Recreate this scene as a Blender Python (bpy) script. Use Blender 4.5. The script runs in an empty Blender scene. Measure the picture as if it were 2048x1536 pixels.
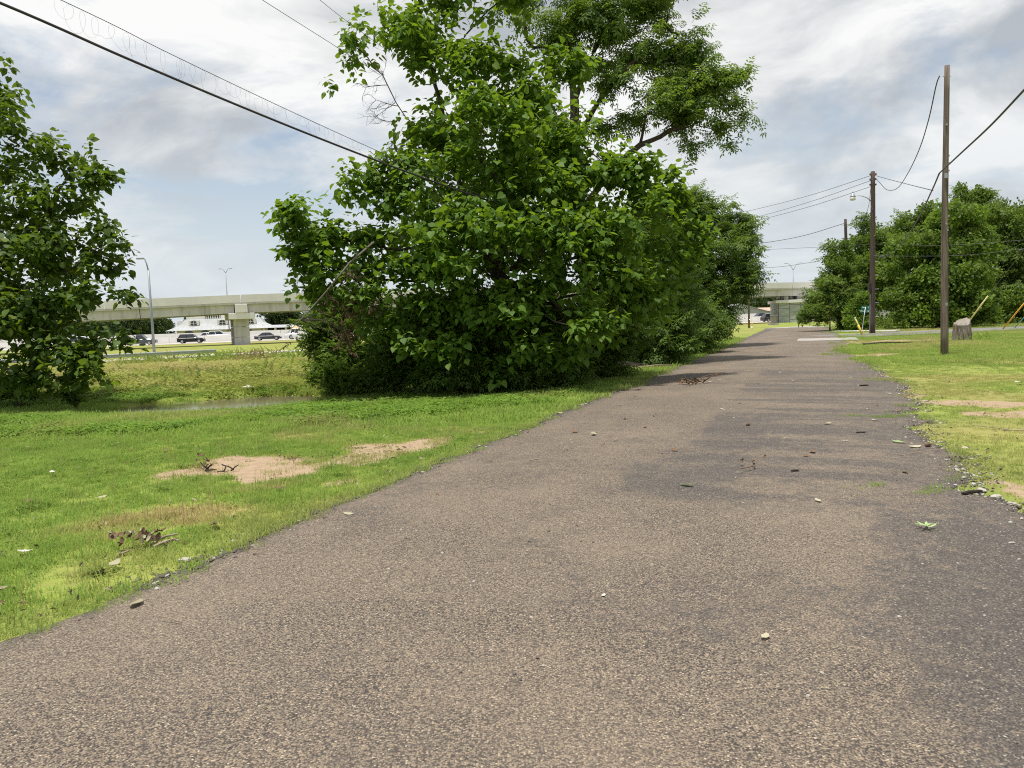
import bpy, math, random
import numpy as np
from math import radians, sin, cos, pi, ceil
from mathutils import Vector, Matrix

random.seed(7)
RNG = np.random.default_rng(11)
scene = bpy.context.scene
COL = scene.collection

# ------------------------------------------------------------------ camera
EYE = 1.6
PITCH, ROLL = radians(4.5), radians(2.0)
FPX = 1540.0
_f = np.array([0, cos(PITCH), -sin(PITCH)])
_u = np.array([0, sin(PITCH), cos(PITCH)])
_r = np.array([1.0, 0, 0])
CR = cos(ROLL) * _r - sin(ROLL) * _u
CU = cos(ROLL) * _u + sin(ROLL) * _r
CAM = np.array([0, 0, EYE])
cd = bpy.data.cameras.new('camera')
cam = bpy.data.objects.new('camera', cd)
COL.objects.link(cam)
cd.sensor_width = 36
cd.lens = 36 * FPX / 2048
cd.clip_end = 6000
cd.clip_start = 0.05
cam.matrix_world = Matrix(((CR[0], CU[0], -_f[0], 0), (CR[1], CU[1], -_f[1], 0), (CR[2], CU[2], -_f[2], EYE), (0, 0, 0, 1)))
scene.camera = cam

# ------------------------------------------------------------------ light
SUN_EL, SUN_AZ = radians(79), radians(-128)       # azimuth from +Y towards +X
world = bpy.data.worlds.new('World')
scene.world = world
world.use_nodes = True
sl = bpy.data.lights.new('sun', 'SUN')
sl.energy = 4.4
sl.angle = radians(3)
sl.color = (1.0, 0.95, 0.86)
so = bpy.data.objects.new('sun', sl)
COL.objects.link(so)
sd = Vector((sin(SUN_AZ) * cos(SUN_EL), cos(SUN_AZ) * cos(SUN_EL), sin(SUN_EL)))
so.rotation_euler = sd.to_track_quat('Z', 'Y').to_euler()
scene.view_settings.view_transform = 'Standard'
scene.view_settings.look = 'None'
scene.view_settings.exposure = 0.3
scene.view_settings.gamma = 1.0
scene.cycles.use_denoising = False
scene.cycles.filter_width = 1.1
scene.cycles.max_bounces = 6
scene.cycles.diffuse_bounces = 3
scene.cycles.glossy_bounces = 2
scene.cycles.transmission_bounces = 4
scene.cycles.use_adaptive_sampling = True
scene.cycles.adaptive_threshold = 0.008


class NT:
    """small helper over a node tree"""
    def __init__(s, tree): s.t = tree
    def n(s, ty, **kw):
        nd = s.t.nodes.new(ty)
        for k, v in kw.items(): setattr(nd, k, v)
        return nd
    def l(s, a, b): s.t.links.new(a, b)
    def put(s, sock, v):
        if hasattr(v, 'is_linked') or hasattr(v, 'links'): s.l(v, sock)
        else: sock.default_value = v
    def math(s, op, a, b=0.0, c=None, clamp=False):
        nd = s.n('ShaderNodeMath', operation=op, use_clamp=clamp)
        s.put(nd.inputs[0], a); s.put(nd.inputs[1], b)
        if c is not None: s.put(nd.inputs[2], c)
        return nd.outputs[0]
    def mix(s, f, a, b, mode='MIX'):
        nd = s.n('ShaderNodeMix', data_type='RGBA', blend_type=mode)
        s.put(nd.inputs[0], f)
        for k, v in ((6, a), (7, b)):
            if isinstance(v, tuple) and len(v) == 3: v = (*v, 1)
            s.put(nd.inputs[k], v)
        return nd.outputs[2]
    def noise(s, vec, scale, detail=4, rough=0.55, dist=0.0):
        nd = s.n('ShaderNodeTexNoise')
        nd.inputs['Scale'].default_value = scale; nd.inputs['Detail'].default_value = detail
        nd.inputs['Roughness'].default_value = rough; nd.inputs['Distortion'].default_value = dist
        if vec is not None: s.l(vec, nd.inputs['Vector'])
        return nd.outputs['Fac']
    def ramp(s, f, stops):
        nd = s.n('ShaderNodeValToRGB')
        el = nd.color_ramp.elements
        while len(el) < len(stops): el.new(0.5)
        for e, (p, c) in zip(el, stops):
            e.position = p
            e.color = (c, c, c, 1) if isinstance(c, (int, float)) else (*c, 1)
        s.put(nd.inputs[0], f)
        return nd.outputs[0]
    def mapping(s, vec, scale=(1, 1, 1), loc=(0, 0, 0), rot=(0, 0, 0)):
        nd = s.n('ShaderNodeMapping')
        nd.inputs['Scale'].default_value = scale; nd.inputs['Location'].default_value = loc
        nd.inputs['Rotation'].default_value = rot
        s.l(vec, nd.inputs['Vector'])
        return nd.outputs[0]


SKY_OFF = (42.2, 27.1, 0.0)
def build_sky():
    t = NT(world.node_tree)
    t.t.nodes.clear()
    out = t.n('ShaderNodeOutputWorld')
    bg = t.n('ShaderNodeBackground')
    bg.inputs['Strength'].default_value = 0.09
    t.l(bg.outputs[0], out.inputs[0])
    sky = t.n('ShaderNodeTexSky', sky_type='NISHITA')
    sky.sun_disc = False
    sky.sun_elevation = SUN_EL
    sky.sun_rotation = SUN_AZ
    sky.air_density = 1.0; sky.dust_density = 1.0; sky.ozone_density = 1.5
    tc = t.n('ShaderNodeTexCoord')
    sp = t.n('ShaderNodeSeparateXYZ')
    t.l(tc.outputs['Generated'], sp.inputs[0])
    z = t.math('MAXIMUM', sp.outputs[2], 0.0)
    zz = t.math('ADD', z, 0.30)
    cb = t.n('ShaderNodeCombineXYZ')
    t.l(t.math('DIVIDE', sp.outputs[0], zz), cb.inputs[0])
    t.l(t.math('DIVIDE', sp.outputs[1], zz), cb.inputs[1])
    p = t.mapping(cb.outputs[0], (1, 1, 1), (-0.45, 0.0, 0.0))
    warp = t.noise(t.mapping(p, (0.5, 0.8, 1), (1.0, 2.0, 0)), 1.0, 3, 0.5)
    wv = t.n('ShaderNodeCombineXYZ'); t.l(t.math('MULTIPLY', warp, 0.9), wv.inputs[0]); t.l(t.math('MULTIPLY', warp, 0.5), wv.inputs[1])
    va = t.n('ShaderNodeVectorMath', operation='ADD'); t.l(p, va.inputs[0]); t.l(wv.outputs[0], va.inputs[1])
    pw = va.outputs[0]
    cover = t.noise(t.mapping(pw, (2.0, 2.7, 1), SKY_OFF, (0, 0, radians(20))), 1.0, 12, 0.60, 0.25)
    big = t.noise(t.mapping(pw, (0.8, 0.9, 1), (SKY_OFF[0] + 4.0, SKY_OFF[1] + 9.0, 0)), 1.0, 3, 0.5)
    dens = t.math('ADD', t.math('MULTIPLY', cover, 0.6), t.math('MULTIPLY', big, 0.7))
    mask = t.ramp(dens, [(0.55, 0.0), (0.60, 0.55), (0.655, 1.0)])
    shade_n = t.noise(t.mapping(pw, (1.9, 2.1, 1), (SKY_OFF[0] + 7.7, 1.3, 2.0), (0, 0, radians(10))), 1.0, 11, 0.57, 0.45)
    cloud = t.ramp(shade_n, [(0.36, (4.1, 4.4, 4.8)), (0.44, (5.5, 5.75, 6.0)), (0.51, (7.2, 7.3, 7.35)), (0.60, (8.9, 8.9, 8.8))])
    blue = t.mix(1.0, sky.outputs[0], (1.25, 1.18, 1.1), 'MULTIPLY')
    blue = t.mix(0.16, blue, (5.6, 6.4, 7.2))
    col = t.mix(mask, blue, cloud)
    hz = t.ramp(sp.outputs[2], [(0.0, 0.92), (0.10, 0.66), (0.24, 0.16), (0.40, 0.0)])
    col = t.mix(hz, col, (6.3, 6.9, 7.3))
    t.l(col, bg.inputs[0])


build_sky()

# ------------------------------------------------------------------ numbers
def ray(u, v): return _f + CR * (u - 1024) / FPX - CU * (v - 768) / FPX
def at(u, v, Y):
    d = ray(u, v)
    return CAM + d * (Y / d[1])
def gp(u, v, z=0.0):
    d = ray(u, v)
    return CAM + d * ((z - EYE) / d[2])

def _hash(ix, iy, seed):
    h = (ix.astype(np.int64) * 374761393 + iy.astype(np.int64) * 668265263 + seed * 974711) & 0x7fffffff
    h = ((h ^ (h >> 13)) * 1274126177) & 0x7fffffff
    return ((h ^ (h >> 16)) & 0xffff) / 65535.0
def vnoise(x, y, seed=0):
    x = np.asarray(x, float); y = np.asarray(y, float)
    ix, iy = np.floor(x), np.floor(y)
    fx, fy = x - ix, y - iy
    fx = fx * fx * (3 - 2 * fx); fy = fy * fy * (3 - 2 * fy)
    a = _hash(ix, iy, seed); b = _hash(ix + 1, iy, seed); c = _hash(ix, iy + 1, seed); d = _hash(ix + 1, iy + 1, seed)
    return (a * (1 - fx) + b * fx) * (1 - fy) + (c * (1 - fx) + d * fx) * fy
def fbm(x, y, seed=0, oct=4):
    s = 0; a = 0.5; tot = 0
    for i in range(oct):
        s = s + a * vnoise(np.asarray(x) * 2 ** i, np.asarray(y) * 2 ** i, seed + i * 17)
        tot += a; a *= 0.5
    return s / tot
def sst(a, b, x):
    t = np.clip((np.asarray(x, float) - a) / (b - a), 0, 1)
    return t * t * (3 - 2 * t)

RD = np.array([0.3665, 0.9304])       # road direction
RN = np.array([0.9304, -0.3665])      # to its right
def rs(x, y): return x * RD[0] + y * RD[1]
def rt(x, y): return x * RN[0] + y * RN[1]
def rxy(s, t): return RD[0] * s + RN[0] * t, RD[1] * s + RN[1] * t
_LS = np.array([-40, 2, 6, 12, 22, 38, 62, 84, 92]); _LT = np.array([-4.05, -4.0, -4.05, -4.12, -4.15, -4.15, -4.6, -4.9, -5.0])
_RS = np.array([-40, 4, 6.5, 8, 10, 13, 15, 18.5, 22, 28, 34, 40, 44, 92]); _RT = np.array([1.6, 1.55, 1.36, 1.3, 1.25, 1.42, 1.62, 1.72, 1.65, 1.45, 1.3, 1.38, 1.6, 1.6])
def edge_l(s): return np.interp(s, _LS, _LT) + 0.20 * (fbm(np.asarray(s) * 1.6, np.asarray(s) * 0, 3, 4) - 0.5) + 0.10 * (fbm(np.asarray(s) * 9.0, np.asarray(s) * 0 + 4, 13, 3) - 0.5)
def edge_r(s): return np.interp(s, _RS, _RT) + 0.55 * (fbm(np.asarray(s) * 0.9, np.asarray(s) * 0 + 9, 5, 5) - 0.5) + 0.34 * (fbm(np.asarray(s) * 4.5, np.asarray(s) * 0 + 2, 15, 4) - 0.5)

PUD = (-7.6, 20.0)
def terrain(x, y):
    x = np.asarray(x, float); y = np.asarray(y, float)
    t = rt(x, y)
    off = sst(4.3, 6.5, np.abs(t + 1.35) + 0.0)          # 0 on the road
    z = 0.05 * (fbm(x * 0.8, y * 0.8, 21, 3) - 0.5) * off
    pr = np.sqrt(((x - PUD[0]) / 2.9) ** 2 + ((y - PUD[1]) / 2.5) ** 2) + 1.3 * (fbm(x * 0.5, y * 0.5, 35, 4) - 0.5)
    z = z - (0.235 * np.exp(-((x - PUD[0]) / 8.5) ** 2 - ((y - PUD[1]) / 4.5) ** 2) + 0.22 * (1 - sst(0.55, 1.05, pr))) * sst(-4.6, -8.0, t)
    z = z + 0.10 * (fbm(x * 0.35, y * 0.35, 33, 3) - 0.5) * sst(-5.5, -8, t)
    z = z - 0.3 * sst(36, 48, y) * (1 - sst(82, 100, y)) * sst(-6, -14, x)
    far = sst(100, 125, y)
    z = z * (1 - far) - 0.03 * sst(2.9, 3.2, np.abs(t + 1.35)) * (1 - far)*0 - 0.012
    return z
def T(x, y): return float(terrain(np.array([x]), np.array([y]))[0])
def tg(u, v):
    """the point of the ground under a line of sight"""
    z = 0.0
    for _ in range(12):
        p = gp(u, v, z); z = 0.5 * z + 0.5 * T(p[0], p[1])
    p = gp(u, v, z)
    return np.array([p[0], p[1], T(p[0], p[1])])

# ------------------------------------------------------------------ object helpers
def tag(o, label=None, cat=None, group=None, kind=None):
    if label: o['label'] = label
    if cat: o['category'] = cat
    if group: o['group'] = group
    if kind: o['kind'] = kind
    return o
def empty(name, loc=(0, 0, 0), rz=0.0):
    o = bpy.data.objects.new(name, None)
    o.empty_display_size = 0.2
    o.location = loc; o.rotation_euler = (0, 0, rz)
    COL.objects.link(o)
    return o
def link(name, me, parent=None, loc=None):
    o = bpy.data.objects.new(name, me)
    COL.objects.link(o)
    if parent: o.parent = parent
    if loc is not None: o.location = loc
    return o
def npmesh(name, V, F, mat=None, smooth=False, attrs=None):
    """mesh from numpy arrays; F is (n,3) or (n,4)"""
    me = bpy.data.meshes.new(name)
    V = np.asarray(V, np.float32); F = np.asarray(F, np.int32)
    k = F.shape[1]
    me.vertices.add(len(V)); me.vertices.foreach_set('co', V.ravel())
    me.loops.add(F.size); me.loops.foreach_set('vertex_index', F.ravel())
    me.polygons.add(len(F))
    me.polygons.foreach_set('loop_start', np.arange(len(F), dtype=np.int32) * k)
    me.polygons.foreach_set('loop_total', np.full(len(F), k, np.int32))
    if smooth: me.polygons.foreach_set('use_smooth', np.ones(len(F), bool))
    me.update(calc_edges=True)
    for an, av in (attrs or {}).items():
        a = me.attributes.new(an, 'FLOAT', 'POINT'); a.data.foreach_set('value', np.asarray(av, np.float32))
    if mat: me.materials.append(mat)
    return me
class MB:
    """collects shapes, then makes one mesh"""
    def __init__(s): s.v = []; s.f = []
    def add(s, vs, fs):
        k = len(s.v); s.v += [tuple(map(float, p)) for p in vs]; s.f += [tuple(i + k for i in f) for f in fs]; return s
    def box(s, c, d, rz=0.0, rx=0.0, ry=0.0):
        M = Matrix.Rotation(rz, 3, 'Z') @ Matrix.Rotation(ry, 3, 'Y') @ Matrix.Rotation(rx, 3, 'X')
        vs = [Vector(c) + M @ Vector((x * d[0] / 2, y * d[1] / 2, z * d[2] / 2)) for z in (-1, 1) for y in (-1, 1) for x in (-1, 1)]
        return s.add(vs, [(0, 2, 3, 1), (4, 5, 7, 6), (0, 1, 5, 4), (2, 6, 7, 3), (0, 4, 6, 2), (1, 3, 7, 5)])
    def loft(s, rings, cap=True):
        n = len(rings[0]); vs = [p for r in rings for p in r]; fs = []
        for i in range(len(rings) - 1):
            for j in range(n):
                fs.append((i * n + j, i * n + (j + 1) % n, (i + 1) * n + (j + 1) % n, (i + 1) * n + j))
        if cap: fs += [tuple(range(n))[::-1], tuple(range((len(rings) - 1) * n, len(rings) * n))]
        return s.add(vs, fs)
    def tube(s, pts, r, n=6, cap=True):
        P = [Vector(p) for p in pts]; R = [float(q) for q in r] if isinstance(r, (list, tuple)) else [float(r)] * len(P); rings = []
        for i, p in enumerate(P):
            d = (P[min(i + 1, len(P) - 1)] - P[max(i - 1, 0)]).normalized()
            a = d.cross(Vector((0, 0, 1)) if abs(d.z) < 0.9 else Vector((1, 0, 0))).normalized(); b = d.cross(a)
            rings.append([p + R[i] * (a * cos(2 * pi * k / n) + b * sin(2 * pi * k / n)) for k in range(n)])
        return s.loft(rings, cap)
    def lathe(s, prof, c=(0, 0, 0), n=12, M=None):
        rings = []
        for r, z in prof:
            ring = [Vector((r * cos(2 * pi * k / n), r * sin(2 * pi * k / n), z)) for k in range(n)]
            if M: ring = [M @ p for p in ring]
            rings.append([p + Vector(c) for p in ring])
        return s.loft(rings)
    def prism(s, poly, h, M=None):
        """polygon in xy pulled up by h"""
        n = len(poly); vs = [Vector((p[0], p[1], 0)) for p in poly] + [Vector((p[0], p[1], h)) for p in poly]
        if M: vs = [M @ p for p in vs]
        return s.add(vs, [tuple(range(n))[::-1], tuple(range(n, 2 * n))] + [(i, (i + 1) % n, n + (i + 1) % n, n + i) for i in range(n)])
    def mesh(s, name, mat=None, smooth=False):
        me = bpy.data.meshes.new(name); me.from_pydata(s.v, [], s.f)
        if smooth: me.polygons.foreach_set('use_smooth', [True] * len(me.polygons))
        me.update()
        if mat: me.materials.append(mat)
        return me
    def build(s, name, mat, parent=None, loc=None, smooth=False, bevel=0.0):
        o = link(name, s.mesh(name, mat, smooth), parent, loc)
        if bevel:
            b = o.modifiers.new('bevel', 'BEVEL'); b.width = bevel; b.segments = 2; b.limit_method = 'ANGLE'
        return o
def copy_tree(o, parent=None):
    c = o.copy(); COL.objects.link(c); c.parent = parent
    for ch in list(o.children): copy_tree(ch, c)
    return c

# ------------------------------------------------------------------ materials
def base_mat(name):
    m = bpy.data.materials.new(name); m.use_nodes = True
    t = NT(m.node_tree); t.t.nodes.clear()
    out = t.n('ShaderNodeOutputMaterial'); b = t.n('ShaderNodeBsdfPrincipled')
    t.l(b.outputs[0], out.inputs[0])
    return m, t, b, out
def worn(name, c1, c2, scale=3.0, rough=0.8, bump=0.15, bscale=40, stretch=(1, 1, 1), metallic=0.0, stain=None, spec=0.3):
    m, t, b, out = base_mat(name)
    tc = t.n('ShaderNodeTexCoord')
    v = t.mapping(tc.outputs['Object'], stretch)
    n = t.noise(v, scale, 6, 0.6, 0.2)
    col = t.mix(t.ramp(n, [(0.3, 0.0), (0.7, 1.0)]), c1, c2)
    if stain:
        n2 = t.noise(t.mapping(tc.outputs['Object'], stain[1]), stain[2], 5, 0.65, 0.4)
        col = t.mix(t.ramp(n2, [(0.5, 0.0), (0.72, 0.75)]), col, stain[0])
    t.l(col, b.inputs['Base Color'])
    b.inputs['Roughness'].default_value = rough; b.inputs['Metallic'].default_value = metallic
    b.inputs['Specular IOR Level'].default_value = spec
    if bump:
        bp = t.n('ShaderNodeBump'); bp.inputs['Strength'].default_value = bump; bp.inputs['Distance'].default_value = 0.02
        t.l(t.noise(v, bscale, 4, 0.6), bp.inputs['Height']); t.l(bp.outputs[0], b.inputs['Normal'])
    return m
def leaf_mat(name, dark, light, trans, tmix=0.4, rough=0.5, nscale=0.6, dry=None, spec=0.22):
    """two-sided leaf: glossy diffuse front mixed with light coming through; colour varies leaf by leaf"""
    m = bpy.data.materials.new(name); m.use_nodes = True
    t = NT(m.node_tree); t.t.nodes.clear()
    out = t.n('ShaderNodeOutputMaterial')
    g = t.n('ShaderNodeNewGeometry'); oi = t.n('ShaderNodeObjectInfo')
    n = t.noise(g.outputs['Position'], nscale, 2, 0.5)
    f = t.math('ADD', t.math('MULTIPLY', n, 0.9), t.math('MULTIPLY', t.math('ADD', g.outputs['Random Per Island'], oi.outputs['Random']), 0.36))
    if dry: f = t.math('ADD', f, t.math('MULTIPLY', t.math('SUBTRACT', t.noise(g.outputs['Position'], 2.6, 3, 0.6), 0.5), 0.9))
    f = t.ramp(f, [(0.45, 0.0), (1.08, 1.0)])
    col = t.mix(f, dark, light); tcol = t.mix(f, tuple(0.75 * x for x in trans), trans)
    if not dry:
        old_ = t.ramp(g.outputs['Random Per Island'], [(0.90, 0.0), (0.99, 0.55)])
        col = t.mix(old_, col, tuple(1.5 * q for q in (light[0] * 1.3, light[1] * 0.95, light[2])))
    if dry:
        a = t.n('ShaderNodeAttribute', attribute_type='INSTANCER', attribute_name='dry')
        col = t.mix(a.outputs['Fac'], col, dry); tcol = t.mix(a.outputs['Fac'], tcol, dry)
    p = t.n('ShaderNodeBsdfPrincipled'); t.l(col, p.inputs['Base Color']); p.inputs['Roughness'].default_value = rough
    p.inputs['Specular IOR Level'].default_value = spec
    tr = t.n('ShaderNodeBsdfTranslucent'); t.l(tcol, tr.inputs['Color'])
    ms = t.n('ShaderNodeMixShader'); ms.inputs[0].default_value = tmix
    t.l(p.outputs[0], ms.inputs[1]); t.l(tr.outputs[0], ms.inputs[2]); t.l(ms.outputs[0], out.inputs[0])
    return m
def plain(name, c, rough=0.5, metallic=0.0, spec=0.5, coat=0.0):
    m, t, b, out = base_mat(name)
    tc = t.n('ShaderNodeTexCoord')
    n = t.noise(tc.outputs['Object'], 2.5, 5, 0.6)
    t.l(t.mix(t.ramp(n, [(0.3, 0.0), (0.75, 1.0)]), tuple(0.86 * x for x in c), c), b.inputs['Base Color'])
    b.inputs['Roughness'].default_value = rough; b.inputs['Metallic'].default_value = metallic
    b.inputs['Specular IOR Level'].default_value = spec; b.inputs['Coat Weight'].default_value = coat
    return m

M = {}
M['catalpa'] = leaf_mat('catalpa_leaf', (0.040, 0.090, 0.014), (0.105, 0.195, 0.024), (0.24, 0.38, 0.02), 0.38, 0.55, 0.9)
M['catalpa2'] = leaf_mat('catalpa_leaf_two', (0.042, 0.082, 0.015), (0.100, 0.165, 0.025), (0.21, 0.32, 0.02), 0.38, 0.55, 0.9)
M['pecan'] = leaf_mat('pecan_leaf', (0.056, 0.105, 0.020), (0.130, 0.210, 0.036), (0.24, 0.36, 0.035), 0.42, 0.55, 0.8)
M['boxelder'] = leaf_mat('boxelder_leaf', (0.048, 0.092, 0.018), (0.110, 0.180, 0.032), (0.20, 0.32, 0.03), 0.38, 0.55, 0.8)
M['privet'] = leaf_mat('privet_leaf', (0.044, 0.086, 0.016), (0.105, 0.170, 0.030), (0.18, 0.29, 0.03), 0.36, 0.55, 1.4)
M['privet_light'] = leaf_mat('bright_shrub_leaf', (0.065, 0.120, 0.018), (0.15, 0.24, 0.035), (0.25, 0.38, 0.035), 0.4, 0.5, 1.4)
M['oak'] = leaf_mat('right_tree_leaf', (0.055, 0.095, 0.020), (0.135, 0.205, 0.038), (0.22, 0.33, 0.035), 0.38, 0.55, 0.3)
M['oak_bright'] = leaf_mat('bright_tree_leaf', (0.065, 0.125, 0.018), (0.155, 0.250, 0.036), (0.26, 0.40, 0.035), 0.4, 0.55, 0.3)
M['far'] = leaf_mat('far_tree_leaf', (0.028, 0.050, 0.018), (0.060, 0.095, 0.030), (0.09, 0.14, 0.03), 0.3, 0.6, 0.08)
M['dead'] = leaf_mat('dead_leaf', (0.050, 0.034, 0.022), (0.125, 0.085, 0.055), (0.10, 0.06, 0.03), 0.2, 0.9, 2.0)
M['pod'] = leaf_mat('seed_pod', (0.06, 0.12, 0.025), (0.13, 0.22, 0.05), (0.12, 0.2, 0.03), 0.2, 0.5, 2.0)
M['grass'] = leaf_mat('grass_blade', (0.130, 0.230, 0.046), (0.275, 0.390, 0.085), (0.35, 0.49, 0.09), 0.42, 0.8, 0.5, dry=(0.50, 0.41, 0.19))
M['field'] = leaf_mat('field_grass_blade', (0.18, 0.235, 0.042), (0.33, 0.39, 0.08), (0.40, 0.46, 0.08), 0.42, 0.8, 0.35, dry=(0.42, 0.32, 0.17))
M['clover'] = leaf_mat('ground_cover_leaf', (0.095, 0.190, 0.026), (0.190, 0.320, 0.046), (0.28, 0.42, 0.05), 0.42, 0.75, 0.8, dry=(0.3, 0.25, 0.1))
M['weed'] = leaf_mat('weed_leaf', (0.09, 0.155, 0.026), (0.20, 0.29, 0.05), (0.28, 0.40, 0.05), 0.4, 0.6, 1.0, dry=(0.24, 0.17, 0.09))
M['bark'] = worn('bark', (0.035, 0.027, 0.020), (0.095, 0.075, 0.058), 4, 0.95, 0.6, 14, (3, 3, 0.5))
M['twig'] = worn('grey_twig', (0.10, 0.085, 0.07), (0.22, 0.19, 0.165), 6, 0.9, 0.2, 30)
M['twig_dark'] = worn('dark_grey_twig', (0.055, 0.047, 0.040), (0.14, 0.12, 0.105), 6, 0.9, 0.2, 30)
M['pole'] = worn('weathered_pole_wood', (0.085, 0.064, 0.050), (0.27, 0.22, 0.185), 5, 0.92, 0.5, 20, (6, 6, 0.18), stain=((0.045, 0.032, 0.026), (7, 7, 0.3), 2.0))
M['pole_dark'] = worn('creosoted_pole_wood', (0.045, 0.032, 0.026), (0.115, 0.085, 0.07), 5, 0.92, 0.5, 20, (6, 6, 0.18))
M['stump'] = worn('weathered_stump_wood', (0.12, 0.10, 0.082), (0.27, 0.235, 0.20), 4, 0.95, 0.7, 12, (3, 3, 0.4), stain=((0.07, 0.05, 0.035), (4, 4, 0.5), 2.0))
M['stump_top'] = worn('sawn_stump_top', (0.19, 0.165, 0.14), (0.32, 0.285, 0.245), 6, 0.95, 0.4, 20)
M['concrete'] = worn('bridge_concrete', (0.47, 0.45, 0.445), (0.58, 0.56, 0.55), 0.6, 0.85, 0.1, 12, (1, 1, 1), stain=((0.26, 0.25, 0.235), (1.2, 1.2, 0.16), 0.9))
M['parapet'] = worn('parapet_concrete', (0.66, 0.63, 0.625), (0.76, 0.73, 0.725), 0.5, 0.85, 0.08, 12)
M['panel'] = worn('stone_faced_panel', (0.30, 0.32, 0.30), (0.50, 0.51, 0.48), 2.2, 0.9, 0.9, 3.5)
M['white_wall'] = worn('pale_barrier_concrete', (0.62, 0.61, 0.59), (0.74, 0.73, 0.71), 0.4, 0.8, 0.05, 10)
M['pad'] = worn('concrete_pad', (0.27, 0.255, 0.235), (0.37, 0.35, 0.32), 1.2, 0.9, 0.2, 30)
M['highway'] = worn('highway_concrete', (0.42, 0.38, 0.34), (0.54, 0.49, 0.44), 0.25, 0.85, 0.05, 8)
M['sideroad'] = worn('grey_asphalt', (0.15, 0.145, 0.14), (0.23, 0.22, 0.21), 0.8, 0.9, 0.3, 60)
M['steel'] = plain('galvanised_steel', (0.42, 0.44, 0.46), 0.45, 0.6)
M['pale_steel'] = plain('pale_painted_steel', (0.28, 0.31, 0.34), 0.5, 0.2)
M['cable'] = plain('black_cable', (0.022, 0.016, 0.022), 0.5)
M['wire'] = plain('grey_wire', (0.09, 0.09, 0.095), 0.5, 0.4)
M['yellow'] = plain('yellow_guard', (0.78, 0.56, 0.06), 0.5)
M['pale_yellow'] = plain('faded_yellow_guard', (0.78, 0.68, 0.34), 0.5)
M['orange'] = plain('orange_guard', (0.80, 0.40, 0.05), 0.5)
M['green_plastic'] = plain('green_guard', (0.10, 0.32, 0.25), 0.5)
M['white_paint'] = plain('white_paint', (0.78, 0.78, 0.76), 0.6)
M['sign_green'] = plain('sign_green', (0.0, 0.16, 0.11), 0.45)
M['roof_white'] = worn('white_metal_roof', (0.31, 0.325, 0.335), (0.41, 0.425, 0.435), 0.5, 0.6, 0.0, 5, (1, 1, 1))
M['stucco'] = worn('white_stucco', (0.66, 0.63, 0.58), (0.76, 0.73, 0.69), 0.5, 0.9, 0.05, 8)
M['tan'] = worn('tan_wall', (0.50, 0.32, 0.16), (0.62, 0.42, 0.22), 0.5, 0.85, 0.05, 6)
M['redroof'] = worn('red_brown_roof', (0.40, 0.24, 0.19), (0.58, 0.40, 0.33), 0.6, 0.8, 0.1, 6)
M['brick'] = worn('dark_red_wall', (0.16, 0.05, 0.04), (0.24, 0.09, 0.07), 1.0, 0.9, 0.1, 10)
M['glass'] = plain('dark_glass', (0.02, 0.026, 0.032), 0.08, 0.0, 0.8)
M['tyre'] = plain('tyre_rubber', (0.018, 0.018, 0.018), 0.85)
M['rim'] = plain('alloy_rim', (0.45, 0.46, 0.48), 0.35, 0.7)
M['car_black'] = plain('black_car_paint', (0.010, 0.009, 0.012), 0.35, 0.0, 0.3, 0.1)
M['car_grey'] = plain('grey_car_paint', (0.085, 0.095, 0.11), 0.28, 0.4, 0.5, 0.6)
M['car_charcoal'] = plain('charcoal_car_paint', (0.038, 0.042, 0.047), 0.35, 0.1, 0.35, 0.15)
M['car_white'] = plain('white_car_paint', (0.75, 0.76, 0.77), 0.3, 0.0, 0.5, 0.5)
M['car_blue'] = plain('dark_blue_car_paint', (0.02, 0.028, 0.06), 0.25, 0.3, 0.5, 0.6)
M['red_lamp'] = plain('red_tail_lamp', (0.35, 0.02, 0.02), 0.25)
M['clear_lamp'] = plain('clear_head_lamp', (0.7, 0.72, 0.74), 0.15, 0.2)
M['lamp_glass'] = plain('lamp_lens', (0.70, 0.68, 0.66), 0.35)
M['ceramic'] = plain('brown_insulator', (0.12, 0.06, 0.04), 0.3)
M['litter_paper'] = plain('pale_litter', (0.52, 0.51, 0.48), 0.8)
M['litter_leaf'] = leaf_mat('fallen_pale_leaf', (0.30, 0.27, 0.17), (0.48, 0.45, 0.32), (0.4, 0.38, 0.22), 0.2, 0.8, 3.0)
M['green_leaf'] = leaf_mat('fallen_green_leaf', (0.26, 0.40, 0.14), (0.42, 0.55, 0.26), (0.4, 0.55, 0.2), 0.2, 0.7, 3.0)
M['brown_leaf'] = worn('brown_litter', (0.09, 0.055, 0.035), (0.22, 0.14, 0.09), 20, 0.9, 0.3, 60)
M['dark_wood'] = worn('dark_wet_wood', (0.018, 0.013, 0.010), (0.05, 0.038, 0.03), 8, 0.9, 0.4, 30)
M['dry_stick'] = worn('dry_stick', (0.22, 0.17, 0.12), (0.38, 0.31, 0.24), 10, 0.9, 0.2, 40)
M['stone'] = worn('pale_stone', (0.34, 0.32, 0.28), (0.50, 0.48, 0.43), 8, 0.9, 0.4, 30)
M['crumb'] = worn('asphalt_crumb', (0.05, 0.045, 0.042), (0.16, 0.135, 0.115), 30, 0.9, 0.2, 60)
M['brass_box'] = plain('dull_brown_box', (0.26, 0.23, 0.19), 0.6)


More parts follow.
